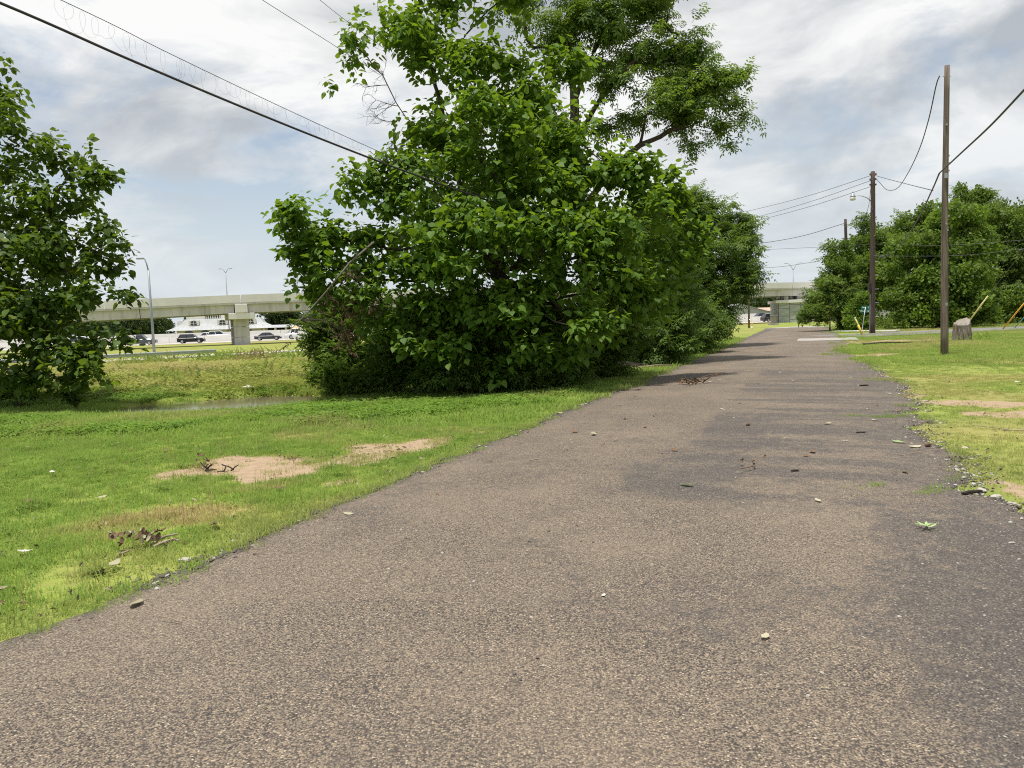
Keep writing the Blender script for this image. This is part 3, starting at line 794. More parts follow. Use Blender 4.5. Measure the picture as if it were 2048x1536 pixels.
# ------------------------------------------------------------------ the two catalpas
def catalpa(name, base, limbs, lobes, bare, nclus, label, seed, matkey, n_single, rbase, leaf_len=0.24, natt=230, pods=340):
    rng = np.random.default_rng(seed); base = np.array(base, float)
    root = empty(name, base); tag(root, label, 'tree')
    P, D = in_lobes(lobes, nclus, rng, 0.40, 0.72)
    ok = P[:, 2] > terrain(P[:, 0], P[:, 1]) + 0.35; P, D = P[ok], D[ok]
    att = P[rng.choice(len(P), natt, replace=False)]
    if bare:
        B, _ = in_lobes(bare, 110, rng, 0.6); att = np.concatenate([att, B])
    pos, chains = grow(limbs, att, base, rbase, 0.008, rng, 0.13, 0.4, np.where(np.arange(len(att)) < natt, 1.0, 0.06))
    wood(chains, root, base, M['bark'], 0.035, M['bark'], 26)
    # whorls of big heart-shaped leaves round every shoot tip
    per = rng.integers(5, 10, len(P)); idx = np.repeat(np.arange(len(P)), per); n = len(idx)
    order = np.concatenate([np.arange(k) for k in per])
    az = order * 2.4 + rng.uniform(0, 6.28, len(P))[idx] + rng.normal(0, 0.3, n)
    el = rng.normal(-0.12, 0.42, n)
    d = np.stack([np.cos(az) * np.cos(el), np.sin(az) * np.cos(el), np.sin(el)], -1) + 0.45 * D[idx]
    d /= np.linalg.norm(d, axis=1, keepdims=True)
    st = P[idx] + d * rng.uniform(0.05, 0.16, (n, 1)) + rng.normal(0, 0.05, (n, 3)) + np.array([0, 0, -0.03]) * order[:, None]
    droop = rng.uniform(0.0, 1.0, (n, 1)) ** 1.6 * 0.9 * np.array([0, 0, -1.0])
    ld = d + droop; ld /= np.linalg.norm(ld, axis=1, keepdims=True)
    nrm = np.array([0, 0, 1.0]) + rng.normal(0, 0.38, (n, 3)) + 0.2 * d
    Rm = frames(ld, nrm)
    sc = leaf_len * rng.uniform(0.42, 1.22, n)
    # the shoots that show largest stay single leaves, the rest is one mass
    vis = np.linalg.norm(st - CAM, axis=1) / sc - 6.0 * np.abs((Rm[:, :, 2] * ((st - CAM) / np.linalg.norm(st - CAM, axis=1, keepdims=True))).sum(1))
    # favour those in front of their neighbours as seen from the road side
    infront = (st - base) @ np.array([-(base[0] - CAM[0]), -(base[1] - CAM[1]), 0]) / math.hypot(base[0], base[1])
    single = np.argsort(vis * 0.35 - infront * 9.0)[:n_single]
    mask = np.ones(n, bool); mask[single] = False
    lm = npmesh('leaf', HEART, HEART_F, M[matkey], True)
    for k in single:
        o = link('leaf', lm, root)
        o.matrix_basis = Matrix.Translation(Vector(st[k] - base)) @ Matrix([[*map(float, r)] for r in (Rm[k] * sc[k])]).to_4x4()
    m = mask.nonzero()[0]
    V = np.einsum('nij,lj->nli', Rm[m] * sc[m][:, None, None], HEART) + (st[m] - base)[:, None, :]
    Fc = (HEART_F[None] + (np.arange(len(m)) * len(HEART))[:, None, None]).reshape(-1, 3)
    tag(link('crown', npmesh('crown', V.reshape(-1, 3), Fc, M[matkey], True), root), kind='stuff')
    if pods:
        mb = MB()
        for k in rng.choice(len(P), pods, replace=False):
            for _ in range(rng.integers(1, 4)):
                p = P[k] - base + rng.normal(0, 0.06, 3); L = rng.uniform(0.25, 0.45); sw = rng.normal(0, 0.05, 2)
                mb.tube([p, p + np.array([sw[0], sw[1], -L * 0.5]), p + np.array([sw[0] * 1.4, sw[1] * 1.4, -L])], [0.004, 0.0055, 0.003], 3, cap=False)
        tag(mb.build('seed_pods', M['pod'], root), kind='stuff')
    return root

def AT(*a): return [at(*p) for p in a]
# main tree beside the road
cb_ = tg(1040, 768)
main_lobes = [(860, 60, 20.5, 95, 75), (765, 55, 20, 70, 45), (700, 90, 19.6, 42, 32), (656, 152, 19.6, 16, 14), (930, 150, 20, 105, 85), (1050, 150, 20.5, 75, 60), (1120, 110, 20.6, 40, 30),
    (870, 250, 20, 60, 60), (980, 260, 19, 125, 90), (1130, 240, 19.5, 75, 60), (1180, 330, 19.5, 105, 80), (1290, 340, 19.5, 55, 45), (1020, 370, 18.4, 140, 90),
    (850, 360, 18.8, 75, 65), (765, 335, 19, 35, 20), (705, 362, 19, 58, 30), (770, 390, 19, 55, 40), (800, 330, 19.4, 50, 40), (1320, 400, 20, 55, 45), (1250, 450, 19, 105, 75), (1345, 480, 20, 55, 40),
    (1120, 480, 18, 120, 90), (950, 480, 18, 110, 90), (820, 480, 18.5, 80, 55), (588, 420, 19, 56, 32), (645, 455, 19, 62, 42), (705, 480, 18.8, 70, 38), (605, 490, 19, 42, 26),
    (618, 552, 19, 54, 32), (690, 550, 18.8, 75, 45), (660, 510, 18.9, 60, 40), (760, 560, 18.6, 70, 45), (1180, 560, 18.2, 100, 60), (1290, 550, 19, 65, 45), (1060, 580, 17.9, 90, 55), (1190, 640, 17.3, 55, 32),
    (1065, 680, 17.2, 45, 30), (900, 580, 18.3, 80, 55), (840, 615, 18.6, 55, 35), (900, -60, 20.8, 110, 60), (1010, 20, 20.8, 60, 45), (655, 600, 18.8, 30, 25),
    (1000, 300, 21.5, 150, 130), (1120, 450, 21.5, 160, 110), (900, 470, 21.5, 120, 100), (1360, 520, 20.5, 50, 40), (1335, 355, 19.9, 38, 32), (930, 680, 17.9, 60, 34), (840, 680, 18.6, 55, 30), (1150, 700, 18.0, 55, 26), (1260, 640, 19.2, 60, 36), (990, 730, 17.8, 40, 18), (760, 640, 18.6, 50, 30), (1368, 430, 20.1, 42, 42), (1388, 485, 20.3, 30, 30), (1310, 600, 20, 60, 40), (1230, 610, 19, 70, 45), (980, 620, 18.2, 80, 45), (1140, 130, 20.8, 50, 45)]
main_limbs = [
    [cb_ + np.array([0, 0, 0.6]), at(1045, 700, 19.9), at(1020, 600, 20), at(985, 520, 20), at(940, 430, 20), at(905, 330, 20), at(880, 200, 20.3), at(850, 90, 20.5), at(830, -40, 20.6)],
    [at(985, 520, 20), at(1040, 420, 20), at(1060, 300, 20), at(1050, 170, 20.4)],
    [at(905, 330, 20), at(830, 250, 19.8), at(792, 205, 19.6), at(765, 150, 19.6), at(720, 100, 19.6)],
    [at(940, 430, 20), at(880, 420, 19.6), at(820, 440, 19.2), at(765, 420, 19), at(710, 380, 19)],
    [at(1000, 570, 20), at(900, 490, 19.2), at(800, 500, 18.9), at(700, 480, 18.9), at(610, 440, 19)],
    [at(1010, 590, 20), at(900, 560, 19.2), at(780, 560, 18.9), at(650, 555, 18.9)],
    [at(1030, 600, 19.9), at(1130, 520, 19.3), at(1230, 460, 19.2), at(1330, 420, 19.6)],
    [at(1030, 620, 19.9), at(1150, 590, 19), at(1260, 560, 19)],
    [at(1040, 640, 19.8), at(1080, 600, 18.6), at(1140, 620, 17.8), at(1210, 640, 17.4)],
    [at(1060, 300, 20), at(1130, 260, 19.8), at(1200, 320, 19.5)],
    [at(985, 520, 20), at(1000, 460, 19), at(1010, 400, 18.6)]]
bare = [(735, 175, 19.6, 45, 55), (720, 255, 19.5, 32, 35), (690, 200, 19.5, 25, 40)]
T1 = catalpa('catalpa_tree', cb_, main_limbs, main_lobes, None, 6000, 'huge leafy catalpa tree standing beside the road, hung with long seed pods', 5, 'catalpa', 290, 0.30, 0.172)
# leafless twig fans on its upper side
def fan(mb, p, d, L, r_, depth, rg):
    d = d / np.linalg.norm(d); k = 4; pts = [p]; q = p.copy(); dd = d.copy()
    for j in range(k):
        dd = dd + rg.normal(0, 0.16, 3); dd /= np.linalg.norm(dd); q = q + dd * L / k; pts.append(q.copy())
    mb.tube([tuple(v) for v in pts], [r_ * (1 - 0.14 * j) for j in range(k + 1)], 4, cap=False)
    if depth:
        for j in range(1, k + 1):
            for _ in range(1 if j < k else 2):
                nd = dd + rg.normal(0, 0.55, 3); fan(mb, pts[j] - cb_ * 0, nd, L * rg.uniform(0.45, 0.7), r_ * 0.55, depth - 1, rg)
rg = np.random.default_rng(19); mb = MB()
for (u, v, du, dv) in ((796, 212, -1.0, -0.2), (790, 205, -0.8, 0.5), (800, 240, -0.9, 0.35), (800, 262, -0.7, 0.8), (776, 170, -1.0, 0.15), (768, 150, -0.7, -0.6), (810, 285, -0.8, 0.6)):
    fan(mb, at(u, v, 19.6) - cb_, CR * du - CU * dv + np.array([0, rg.normal(0, 0.3), 0]), 0.55, 0.011, 2, rg)
tag(mb.build('bare_twigs', M['twig_dark'], T1, smooth=True), kind='stuff')
# its broken branch with dead brown leaves
b1 = [at(748, 484, 18.4), at(700, 525, 18.1), at(655, 580, 17.9), at(618, 622, 17.8), at(600, 640, 17.7), at(573, 668, 17.6)]
MB().tube([p - cb_ for p in b1], [0.028, 0.025, 0.02, 0.016, 0.012, 0.005], 6).build('broken_branch', M['twig'], T1, smooth=True)['label'] = 'bare broken grey branch hanging down'
rng = np.random.default_rng(77)
DP, DD = in_lobes([(690, 650, 18.2, 28, 40), (705, 600, 18.3, 35, 30), (650, 600, 18.2, 25, 30), (690, 690, 18.2, 14, 20), (604, 660, 17.7, 7, 12), (578, 690, 17.6, 6, 14), (700, 540, 18.3, 25, 20), (760, 600, 18.4, 30, 25)], 55, rng, 0.6)
tag(scatter('dead_leaves', DP - cb_, np.stack([rng.uniform(-3, 3, len(DP)), rng.uniform(0.7, 1.5, len(DP)), rng.uniform(0, 6.28, len(DP))], -1), rng.uniform(0.5, 0.9, len(DP)), rng.integers(0, 3, len(DP)), TPL['dead'], T1), kind='stuff')
DT = MB()
for p in DP[::2]:
    q = at(745, 560, 18.6) + rng.normal(0, 0.35, 3) if p[2] > 1.8 else b1[4]
    mid = (p + q) / 2 + np.array([0, 0, 0.12]) + rng.normal(0, 0.07, 3)
    DT.tube([q - cb_, mid - cb_, p - cb_], [0.008, 0.006, 0.003], 4, cap=False)
tag(DT.build('dead_twigs', M['bark'], T1, smooth=True), kind='stuff')

# tree cut by the frame
lb_ = tg(-60, 800)
left_lobes = [(2, 122, 20, 9, 9), (8, 215, 20, 36, 30), (45, 270, 20, 42, 34), (90, 300, 20, 62, 42), (180, 298, 20, 30, 18), (192, 345, 20, 34, 20), (140, 370, 20, 62, 45), (50, 390, 20, 80, 70),
    (200, 440, 19.5, 48, 26), (252, 482, 19.3, 26, 12), (110, 480, 19.3, 95, 55), (20, 520, 19.5, 80, 80), (190, 525, 19.5, 42, 35), (242, 520, 19.5, 22, 14), (105, 580, 19, 80, 55), (190, 590, 19, 45, 36), (240, 582, 19, 25, 14),
    (30, 640, 19, 80, 70), (130, 660, 18.8, 80, 55), (215, 665, 18.6, 38, 22), (60, 720, 18.8, 80, 45), (150, 725, 18.5, 60, 34), (200, 745, 18.3, 30, 20), (70, 758, 18.9, 75, 20), (150, 752, 18.6, 50, 16),
    (-120, 300, 20, 110, 110), (-120, 500, 20, 120, 110), (-140, 650, 20, 110, 80), (-60, 200, 20.5, 70, 70), (-20, 400, 21.5, 120, 110), (40, 560, 21.5, 120, 100), (-260, 430, 20.5, 110, 120)]
left_limbs = [
    [lb_ + np.array([0, 0, 0.5]), at(-50, 700, 20.5), at(-40, 600, 20.4), at(-30, 500, 20.3), at(-20, 380, 20.2), at(0, 260, 20.1), at(5, 190, 20)],
    [at(-30, 500, 20.3), at(30, 490, 19.9), at(90, 430, 19.8), at(140, 350, 19.9), at(180, 300, 20)],
    [at(-40, 600, 20.4), at(30, 590, 19.6), at(110, 560, 19.3), at(190, 500, 19.4), at(240, 480, 19.3)],
    [at(-50, 690, 20.4), at(20, 660, 19.4), at(80, 640, 19.1), at(150, 590, 19)],
    [at(-50, 710, 20.5), at(20, 740, 19.4), at(90, 730, 18.9), at(170, 720, 18.5)],
    [at(80, 640, 19.1), at(110, 700, 18.8), at(95, 760, 18.8)],
    [at(-40, 560, 20.4), at(-140, 480, 20.3), at(-240, 430, 20.4)]]
catalpa('catalpa_tree', lb_, left_limbs, left_lobes, None, 2900, 'leafy catalpa tree cut off by the edge, hanging low over wet grass', 9, 'catalpa2', 200, 0.28, 0.172, 220, 40)

# ------------------------------------------------------------------ other trees and shrubs of the row
spray_tree('pecan_tree', tg(1185, 722), [
    [at(1180, 640, 27), at(1165, 480, 27), at(1152, 320, 27), at(1146, 180, 27), at(1138, 60, 27), at(1120, -80, 27)],
    [at(1165, 420, 27), at(1220, 340, 26.8), at(1280, 290, 26.6), at(1340, 260, 26.5), at(1390, 250, 26.4)],
    [at(1390, 250, 26.4), at(1440, 262, 26.4), at(1490, 238, 26.4)], [at(1280, 290, 26.6), at(1290, 240, 26.6), at(1300, 180, 26.7)],
    [at(1150, 200, 27), at(1180, 120, 27), at(1220, 50, 27.2), at(1270, -20, 27.3)],
    [at(1152, 280, 27), at(1200, 200, 26.8), at(1260, 130, 26.8), at(1340, 80, 27)]],
    [(1110, 40, 27, 60, 42), (1200, 35, 27, 65, 42), (1300, 30, 27, 55, 40), (1370, 70, 27, 55, 45), (1420, 125, 27, 48, 45), (1445, 195, 27, 32, 42), (1340, 115, 27, 65, 45), (1385, 195, 26.5, 62, 45),
     (1320, 195, 26.5, 60, 42), (1240, 175, 26.5, 38, 30), (1195, 125, 27, 28, 26), (1150, 85, 27.3, 35, 28), (1440, 258, 26.5, 36, 18), (1492, 234, 26.5, 22, 9), (1390, 285, 26.5, 45, 12), (1455, 285, 26.5, 14, 18), (1275, 235, 27, 32, 22),
     (1250, 90, 27.5, 45, 38), (1160, -70, 27.5, 90, 70), (1300, -60, 27.5, 90, 60), (1100, 300, 28.5, 80, 80), (1010, -20, 28, 60, 50), (1220, 240, 27, 35, 30)],
    ['pecan'], 1650, 'tall airy pecan tree rising behind the catalpa, its limb reaching over the road', 'tree', rbase=0.26, seed=21, scale=0.95, natt=260, power=0.45, clump=0.8)
spray_tree('boxelder_tree', tg(1402, 684), [
    [at(1402, 640, 43), at(1405, 560, 42), at(1415, 480, 41), at(1420, 430, 41)], [at(1404, 580, 42), at(1450, 520, 41), at(1490, 500, 41)], [at(1403, 600, 42), at(1360, 520, 41), at(1350, 450, 41)], [at(1403, 600, 42), at(1460, 570, 40.5), at(1510, 555, 40)]],
    [(1425, 435, 41, 62, 44), (1360, 425, 41, 70, 50), (1395, 405, 41, 30, 20), (1478, 470, 41, 35, 36), (1430, 520, 40, 88, 60), (1503, 555, 40, 27, 22), (1330, 530, 39, 90, 85), (1465, 560, 39.5, 48, 45), (1405, 610, 39, 70, 50), (1345, 620, 38, 85, 55), (1412, 652, 39, 40, 28), (1360, 662, 38, 60, 28), (1295, 460, 40, 65, 60), (1495, 500, 40.5, 18, 28)],
    ['boxelder'], 3300, 'rounded feathery boxelder tree at the far end of the roadside row', 'tree', rbase=0.16, seed=23, scale=0.95, natt=170, power=0.5)
shr = [
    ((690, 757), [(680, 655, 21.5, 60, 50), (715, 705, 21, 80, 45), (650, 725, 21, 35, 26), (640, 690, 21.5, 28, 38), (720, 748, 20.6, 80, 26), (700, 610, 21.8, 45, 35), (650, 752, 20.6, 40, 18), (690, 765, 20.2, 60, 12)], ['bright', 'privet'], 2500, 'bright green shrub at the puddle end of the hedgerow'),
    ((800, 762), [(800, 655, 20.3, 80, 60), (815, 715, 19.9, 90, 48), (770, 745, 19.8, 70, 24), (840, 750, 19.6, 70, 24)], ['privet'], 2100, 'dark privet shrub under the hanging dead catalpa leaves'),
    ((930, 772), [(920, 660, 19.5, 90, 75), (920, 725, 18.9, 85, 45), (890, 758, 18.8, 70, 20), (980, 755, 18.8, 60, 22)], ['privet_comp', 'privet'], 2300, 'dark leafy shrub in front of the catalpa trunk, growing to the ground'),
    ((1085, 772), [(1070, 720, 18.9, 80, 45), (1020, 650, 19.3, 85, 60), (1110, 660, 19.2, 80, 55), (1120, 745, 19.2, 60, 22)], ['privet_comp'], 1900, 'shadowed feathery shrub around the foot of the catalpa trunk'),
    ((1190, 752), [(1180, 700, 21.6, 90, 46), (1230, 660, 22, 85, 55), (1160, 640, 22, 70, 55), (1210, 735, 21.2, 55, 18)], ['privet_comp', 'privet'], 2000, 'dark shrub between the catalpa trunk and the charred board'),
    ((1300, 724), [(1290, 655, 27, 85, 55), (1310, 695, 26.5, 75, 30), (1250, 590, 27, 70, 65), (1340, 600, 28, 60, 55)], ['boxelder', 'privet_comp'], 2200, 'dark shrub leaning out towards the road beyond the charred board'),
    ((1380, 704), [(1365, 676, 33, 62, 22), (1400, 648, 34, 45, 38), (1330, 684, 32, 50, 20), (1350, 630, 34, 65, 42)], ['boxelder', 'privet_comp'], 1700, 'low shrub under the boxelder at the road edge')]
for k, (b, lob, keys, n, lab) in enumerate(shr):
    bp = tg(*b)
    c = at(lob[0][0], lob[0][1], lob[0][2])
    bp = np.array([c[0] * 0.5 + bp[0] * 0.5, c[1], T(c[0] * 0.5 + bp[0] * 0.5, c[1])])
    spray_tree('shrub', bp, [[bp + np.array([0.1, 0, 0.3]), c]], lob, keys, n, lab, 'shrub', 'shrubs of the roadside hedgerow', rbase=0.06, rtip=0.006, natt=90, seed=40 + k, scale=0.85, power=0.55, clump=0.45)
for k, (b, lob, n, lab) in enumerate([((35, 808), [(30, 778, 20.2, 42, 18), (-10, 775, 20.5, 45, 24), (60, 790, 20.0, 30, 10)], 320, 'low dark sapling under the cut off catalpa'),
                                      ((146, 800), [(146, 775, 19.6, 30, 24), (150, 795, 19.4, 22, 10)], 190, 'thin bare stemmed sapling between the catalpa and the puddle')]):
    bp = tg(*b); c = at(*lob[0][:3]); bp = np.array([c[0], c[1], T(c[0], c[1])])
    spray_tree('sapling', bp, [[bp + np.array([0.02, 0, 0.15]), c]], lob, ['privet'], n, lab, 'shrub', rbase=0.03, rtip=0.004, natt=30, seed=60 + k, scale=0.6)

# right of the road
def tall(u, v, Yd): p = at(u, v, Yd); return p
R_TREES = [
    ('roadside_bush', (1660, 64), [(1650, 600, 66, 40, 42), (1640, 632, 65, 28, 20), (1675, 555, 67, 32, 38), (1690, 600, 66, 35, 45), (1660, 515, 68, 14, 25)], ['oak', 'oak_feather'], 900, 'spreading bush at the road corner, nearest the overpass', 'bush', 31, 0.8),
    ('bush', (1716, 66), [(1712, 640, 63, 30, 14), (1715, 610, 64, 26, 30)], ['oak_bright'], 260, 'low yellowish bush at the foot of the vine covered pole', 'bush', 32, 0.7),
    ('corner_tree', (1745, 76), [(1745, 500, 76, 45, 40), (1725, 560, 74, 40, 55), (1770, 560, 76, 45, 60), (1735, 455, 77, 25, 22)], ['oak_feather', 'oak'], 1000, 'loose pale tree right behind the street sign', 'tree', 33, 1.0),
    ('bright_tree', (1880, 64), [(1895, 440, 64, 58, 35), (1850, 510, 64, 75, 55), (1940, 500, 64, 50, 55), (1900, 575, 62, 85, 50), (1815, 590, 63, 50, 42), (1850, 625, 62, 60, 18), (1930, 620, 62, 50, 20)], ['oak_bright', 'oak'], 1250, 'big bright green tree behind the tallest pole', 'tree', 34, 1.05),
    ('tall_tree', (1925, 80), [(1935, 405, 80, 45, 32), (1860, 440, 82, 60, 35), (1970, 440, 80, 40, 40), (1810, 470, 82, 45, 40), (1910, 460, 80, 60, 40)], ['oak_feather', 'oak'], 1100, 'tallest dark tree crown showing above the bright green tree', 'tree', 35, 1.1),
    ('dark_tree', (2010, 70), [(2015, 450, 72, 45, 45), (2000, 530, 71, 55, 60), (2060, 500, 70, 60, 80), (2020, 600, 69, 70, 40), (1965, 590, 70, 35, 45), (2060, 430, 72, 40, 30)], ['oak', 'oak_feather'], 1250, 'dark spreading tree above the yellow guy wire guards', 'tree', 36, 1.05),
    ('dark_tree', (2180, 72), [(2170, 450, 74, 90, 70), (2180, 560, 72, 100, 60)], ['oak', 'oak_feather'], 900, 'dark tree just past the edge of the picture beside the side road', 'tree', 37, 1.1)]
for nm, (u, Yd), lob, keys, n, lab, cat, sd_, sc_ in R_TREES:
    c = at(u, 640, Yd); bp = np.array([c[0], c[1], T(c[0], c[1])])
    spray_tree(nm, bp, [[bp + np.array([0, 0, 0.8]), at(u + 3, 600, Yd), at(lob[0][0], lob[0][1] + 10, lob[0][2])]], lob, keys, n, lab, cat, 'trees beside the side road' if cat == 'tree' else None,
               rbase=0.05 if cat == 'bush' else 0.2, rtip=0.014, natt=110, seed=sd_, scale=sc_, power=0.55, clump=0.75)
# undergrowth below them
P = []; rng = np.random.default_rng(5)
for k in range(260):
    u = rng.uniform(1745, 2250); Yd = rng.uniform(66, 84); p = at(u, 650, Yd)
    P.append((p[0], p[1], T(p[0], p[1]) + rng.uniform(0.0, 0.9)))
P = np.array(P)
tag(scatter('undergrowth', P, np.stack([rng.uniform(-.6, .6, len(P)), -rng.uniform(0.0, 1.2, len(P)), rng.uniform(0, 6.28, len(P))], -1), rng.uniform(0.7, 1.2, len(P)), rng.integers(0, 3, len(P)), TPL['oak']),
    'dark undergrowth below the trees beside the side road', 'undergrowth', kind='stuff')

# far trees beyond the highway: one object each
rng = np.random.default_rng(8)
far_spots = []
for k in range(34):
    X_ = -175 + 11.2 * k + rng.uniform(-3, 3)
    far_spots.append((X_, 262 + 0.16 * X_ + rng.uniform(-8, 8), rng.uniform(7.5, 10.5), rng.uniform(6.5, 9.0)))
for k, (X_, Y_, H_, W_) in enumerate(far_spots):
    root = tag(empty('far_tree', (X_, Y_, 0)), 'dark rounded tree in the woods beyond the highway', 'tree', 'woods beyond the highway')
    MB().tube([(0, 0, -0.2), (0.2, 0.1, H_ * 0.3), (0, 0.2, H_ * 0.7)], [0.35, 0.28, 0.1], 6).build('trunk', M['bark'], root, smooth=True)
    nn = 230
    q = rng.normal(size=(nn, 3)); q /= np.linalg.norm(q, axis=1, keepdims=True); rad = rng.uniform(0, 1, (nn, 1)) ** 0.45
    bump = 1 + 0.25 * np.sin(q[:, :1] * 5 + k) * np.cos(q[:, 1:2] * 4 + 2 * k)
    Pp = q * rad * bump * np.array([W_, W_ * 0.8, H_ * 0.5]) + np.array([0, 0, H_ * 0.52])
    Pp[:, 2] = np.maximum(Pp[:, 2], 0.4)
    yaw = np.arctan2(q[:, 1], q[:, 0])
    tag(scatter('crown', Pp, np.stack([rng.uniform(-.6, .6, nn), -rng.uniform(0, 0.9, nn), yaw], -1), rng.uniform(0.7, 1.1, nn), rng.integers(0, 3, nn), TPL['far'], root), kind='stuff')

# ------------------------------------------------------------------ grass
def tuft(name, mat, n, rad, hmin, hmax, wid, seed, lean=0.6):
    r = np.random.default_rng(seed); V = []; Fc = []
    for q in range(n):
        a = r.uniform(0, 6.28); d = rad * math.sqrt(r.uniform(0, 1)); p = np.array([d * cos(a), d * sin(a), -0.008])
        H_ = r.uniform(hmin, hmax); b = r.uniform(0, 6.28); L = lean * r.uniform(0.2, 1.0) * H_
        s = np.array([-sin(b), cos(b), 0]) * wid / 2 * r.uniform(0.7, 1.2); dv = np.array([cos(b), sin(b), 0])
        m = p + dv * L * 0.35 + np.array([0, 0, H_ * 0.62]); e = p + dv * L + np.array([0, 0, H_])
        k = len(V); V += [p - s, p + s, m + s * 0.75, m - s * 0.75, e]
        Fc += [(k, k + 1, k + 2), (k, k + 2, k + 3), (k + 3, k + 2, k + 4)]
    return bpy.data.objects.new(name, npmesh(name, np.array(V), np.array(Fc), mat))
def cover(name, mat, n, rad, hgt, ll, seed):
    r = np.random.default_rng(seed); V = []; Fc = []
    for q in range(n):
        a = r.uniform(0, 6.28); d = rad * math.sqrt(r.uniform(0, 1)); p = np.array([d * cos(a), d * sin(a), r.uniform(0.02, hgt)])
        b = r.uniform(0, 6.28); dv = np.array([cos(b), sin(b), r.uniform(-0.4, 0.3)]); s = np.array([-sin(b), cos(b), r.uniform(-0.3, 0.3)])
        L = ll * r.uniform(0.7, 1.2); k = len(V)
        V += [p, p + dv * L * 0.5 + s * L * 0.33, p + dv * L, p + dv * L * 0.5 - s * L * 0.33]; Fc += [(k, k + 1, k + 2), (k, k + 2, k + 3)]
    return bpy.data.objects.new(name, npmesh(name, np.array(V), np.array(Fc), mat))
LAWN = [tuft('lawn_tuft', M['grass'], 52, 0.11, 0.014, 0.042, 0.0055, s_, 1.1) for s_ in (1, 2, 3)] + [tuft('lawn_tuft_long', M['grass'], 26, 0.09, 0.025, 0.085, 0.005, 4, 0.9)]
LAWN2 = [tuft('lawn_patch', M['grass'], 60, 0.22, 0.025, 0.075, 0.012, s_, 0.9) for s_ in (5, 6)]
FIELD = [tuft('field_tuft', M['field'], 60, 0.26, 0.04, 0.17, 0.012, s_, 1.0) for s_ in (7, 8, 9)]
COVER = [cover('cover_patch', M['clover'], 42, 0.16, 0.11, 0.055, s_) for s_ in (10, 11)]
FCOV = [cover('field_cover_patch', M['field'], 60, 0.30, 0.20, 0.085, s_) for s_ in (21, 22)]
STALK = [tuft('dry_stalk', M['field'], 9, 0.07, 0.10, 0.24, 0.004, 12, 0.5)]

def sow(name, x0, x1, y0, y1, dens, keep, templates, smin, smax, label, seed, tilt=0.12, dryadd=0.0, weights=None):
    r = np.random.default_rng(seed); n = int((x1 - x0) * (y1 - y0) * dens)
    x = r.uniform(x0, x1, n); y = r.uniform(y0, y1, n)
    s, t = rs(x, y), rt(x, y)
    inside = (t > edge_l(s) + 0.05 + r.normal(0, 0.07, n)) & (t < edge_r(s) - 0.05 + r.normal(0, 0.07, n) - 1.1 * sst(0.72, 0.86, vnoise(s * 2.3, s * 0 + 3.3, 77)) * r.uniform(0.2, 1, n)) & (s < 92)
    # view wedge, widened
    wedge = np.abs(x) < 0.80 * y + 2.5
    z = terrain(x, y)
    k = (~inside) & wedge & (z > -0.295) & (r.uniform(0, 1, n) < keep(x, y, s, t))
    x, y, z = x[k], y[k], z[k]; n = len(x)
    s, t = rs(x, y), rt(x, y); z = np.where((t > edge_l(s)) & (t < edge_r(s)) & (s < 92), np.maximum(z, 0.03), z)
    dry = np.clip(dry_mask(x, y) * r.uniform(0.5, 1.3, n) + dryadd * r.uniform(0, 1, n), 0, 1)
    v = r.integers(0, len(templates), n) if weights is None else r.choice(len(templates), n, p=weights)
    o = scatter(name, np.stack([x, y, z], -1), np.stack([r.normal(0, tilt, n), r.normal(0, tilt, n), r.uniform(0, 6.28, n)], -1), r.uniform(smin, smax, n), v, templates, dry=dry)
    return tag(o, label, 'grass', kind='stuff')
def not_soil(x, y): return 1 - (0.72 + 0.26 * sst(0.4, 0.55, fbm(x * 2.2, y * 2.2, 58, 3))) * sst(0.32, 0.66, soil_mask(x, y))
patchy = lambda x, y: 0.45 + 0.55 * sst(0.33, 0.55, fbm(x * 1.7, y * 1.7, 201, 4))
sow('lawn_grass', -13, 1.2, 2.5, 12.6, 230, lambda x, y, s, t: (t < 0) * not_soil(x, y) * patchy(x, y), LAWN, 0.75, 1.35, 'short green lawn grass beside the near road edge', 301, weights=[.3, .3, .25, .15])
sow('lawn_grass', -19, 6, 12.5, 25, 75, lambda x, y, s, t: (t < 0) * not_soil(x, y) * patchy(x, y) * (1 - 0.75 * sst(21.5, 23.5, y) * (t < -7)), LAWN + LAWN2, 1.0, 1.5, 'green lawn grass between the puddle and the road', 302)
sow('lawn_grass', 0, 16, 25, 90, 9, lambda x, y, s, t: (t < 0) * (t > -9), LAWN2, 1.2, 2.0, 'green grass strip under the roadside hedgerow', 303)
sow('verge_grass', 2, 17, 4, 22, 110, lambda x, y, s, t: (t > 0) * not_soil(x, y) * (0.25 + 0.75 * sst(0.36, 0.6, fbm(x * 1.1, y * 1.1, 211, 4))), LAWN, 0.6, 1.05, 'thin yellowish verge grass beside the ragged road edge', 304, weights=[.33, .33, .28, .06])
sow('verge_grass', 6, 40, 22, 52, 26, lambda x, y, s, t: (t > 0) * not_soil(x, y), LAWN2 + LAWN[:1], 0.8, 1.4, 'green verge grass around the tall poles', 305)
sow('far_grass', 18, 70, 58, 95, 5, lambda x, y, s, t: (t > 0) * 1.0, LAWN2, 1.3, 2.2, 'green grass beyond the side road', 306)
sow('field_grass', -38, 4, 22.3, 62, 14, lambda x, y, s, t: (t < -7.5) * (0.5 + 0.5 * sst(0.3, 0.5, fbm(x * 0.5, y * 0.5, 221, 3))), FIELD, 0.7, 1.5, 'rough yellow green field grass behind the puddle', 307, dryadd=0.15)
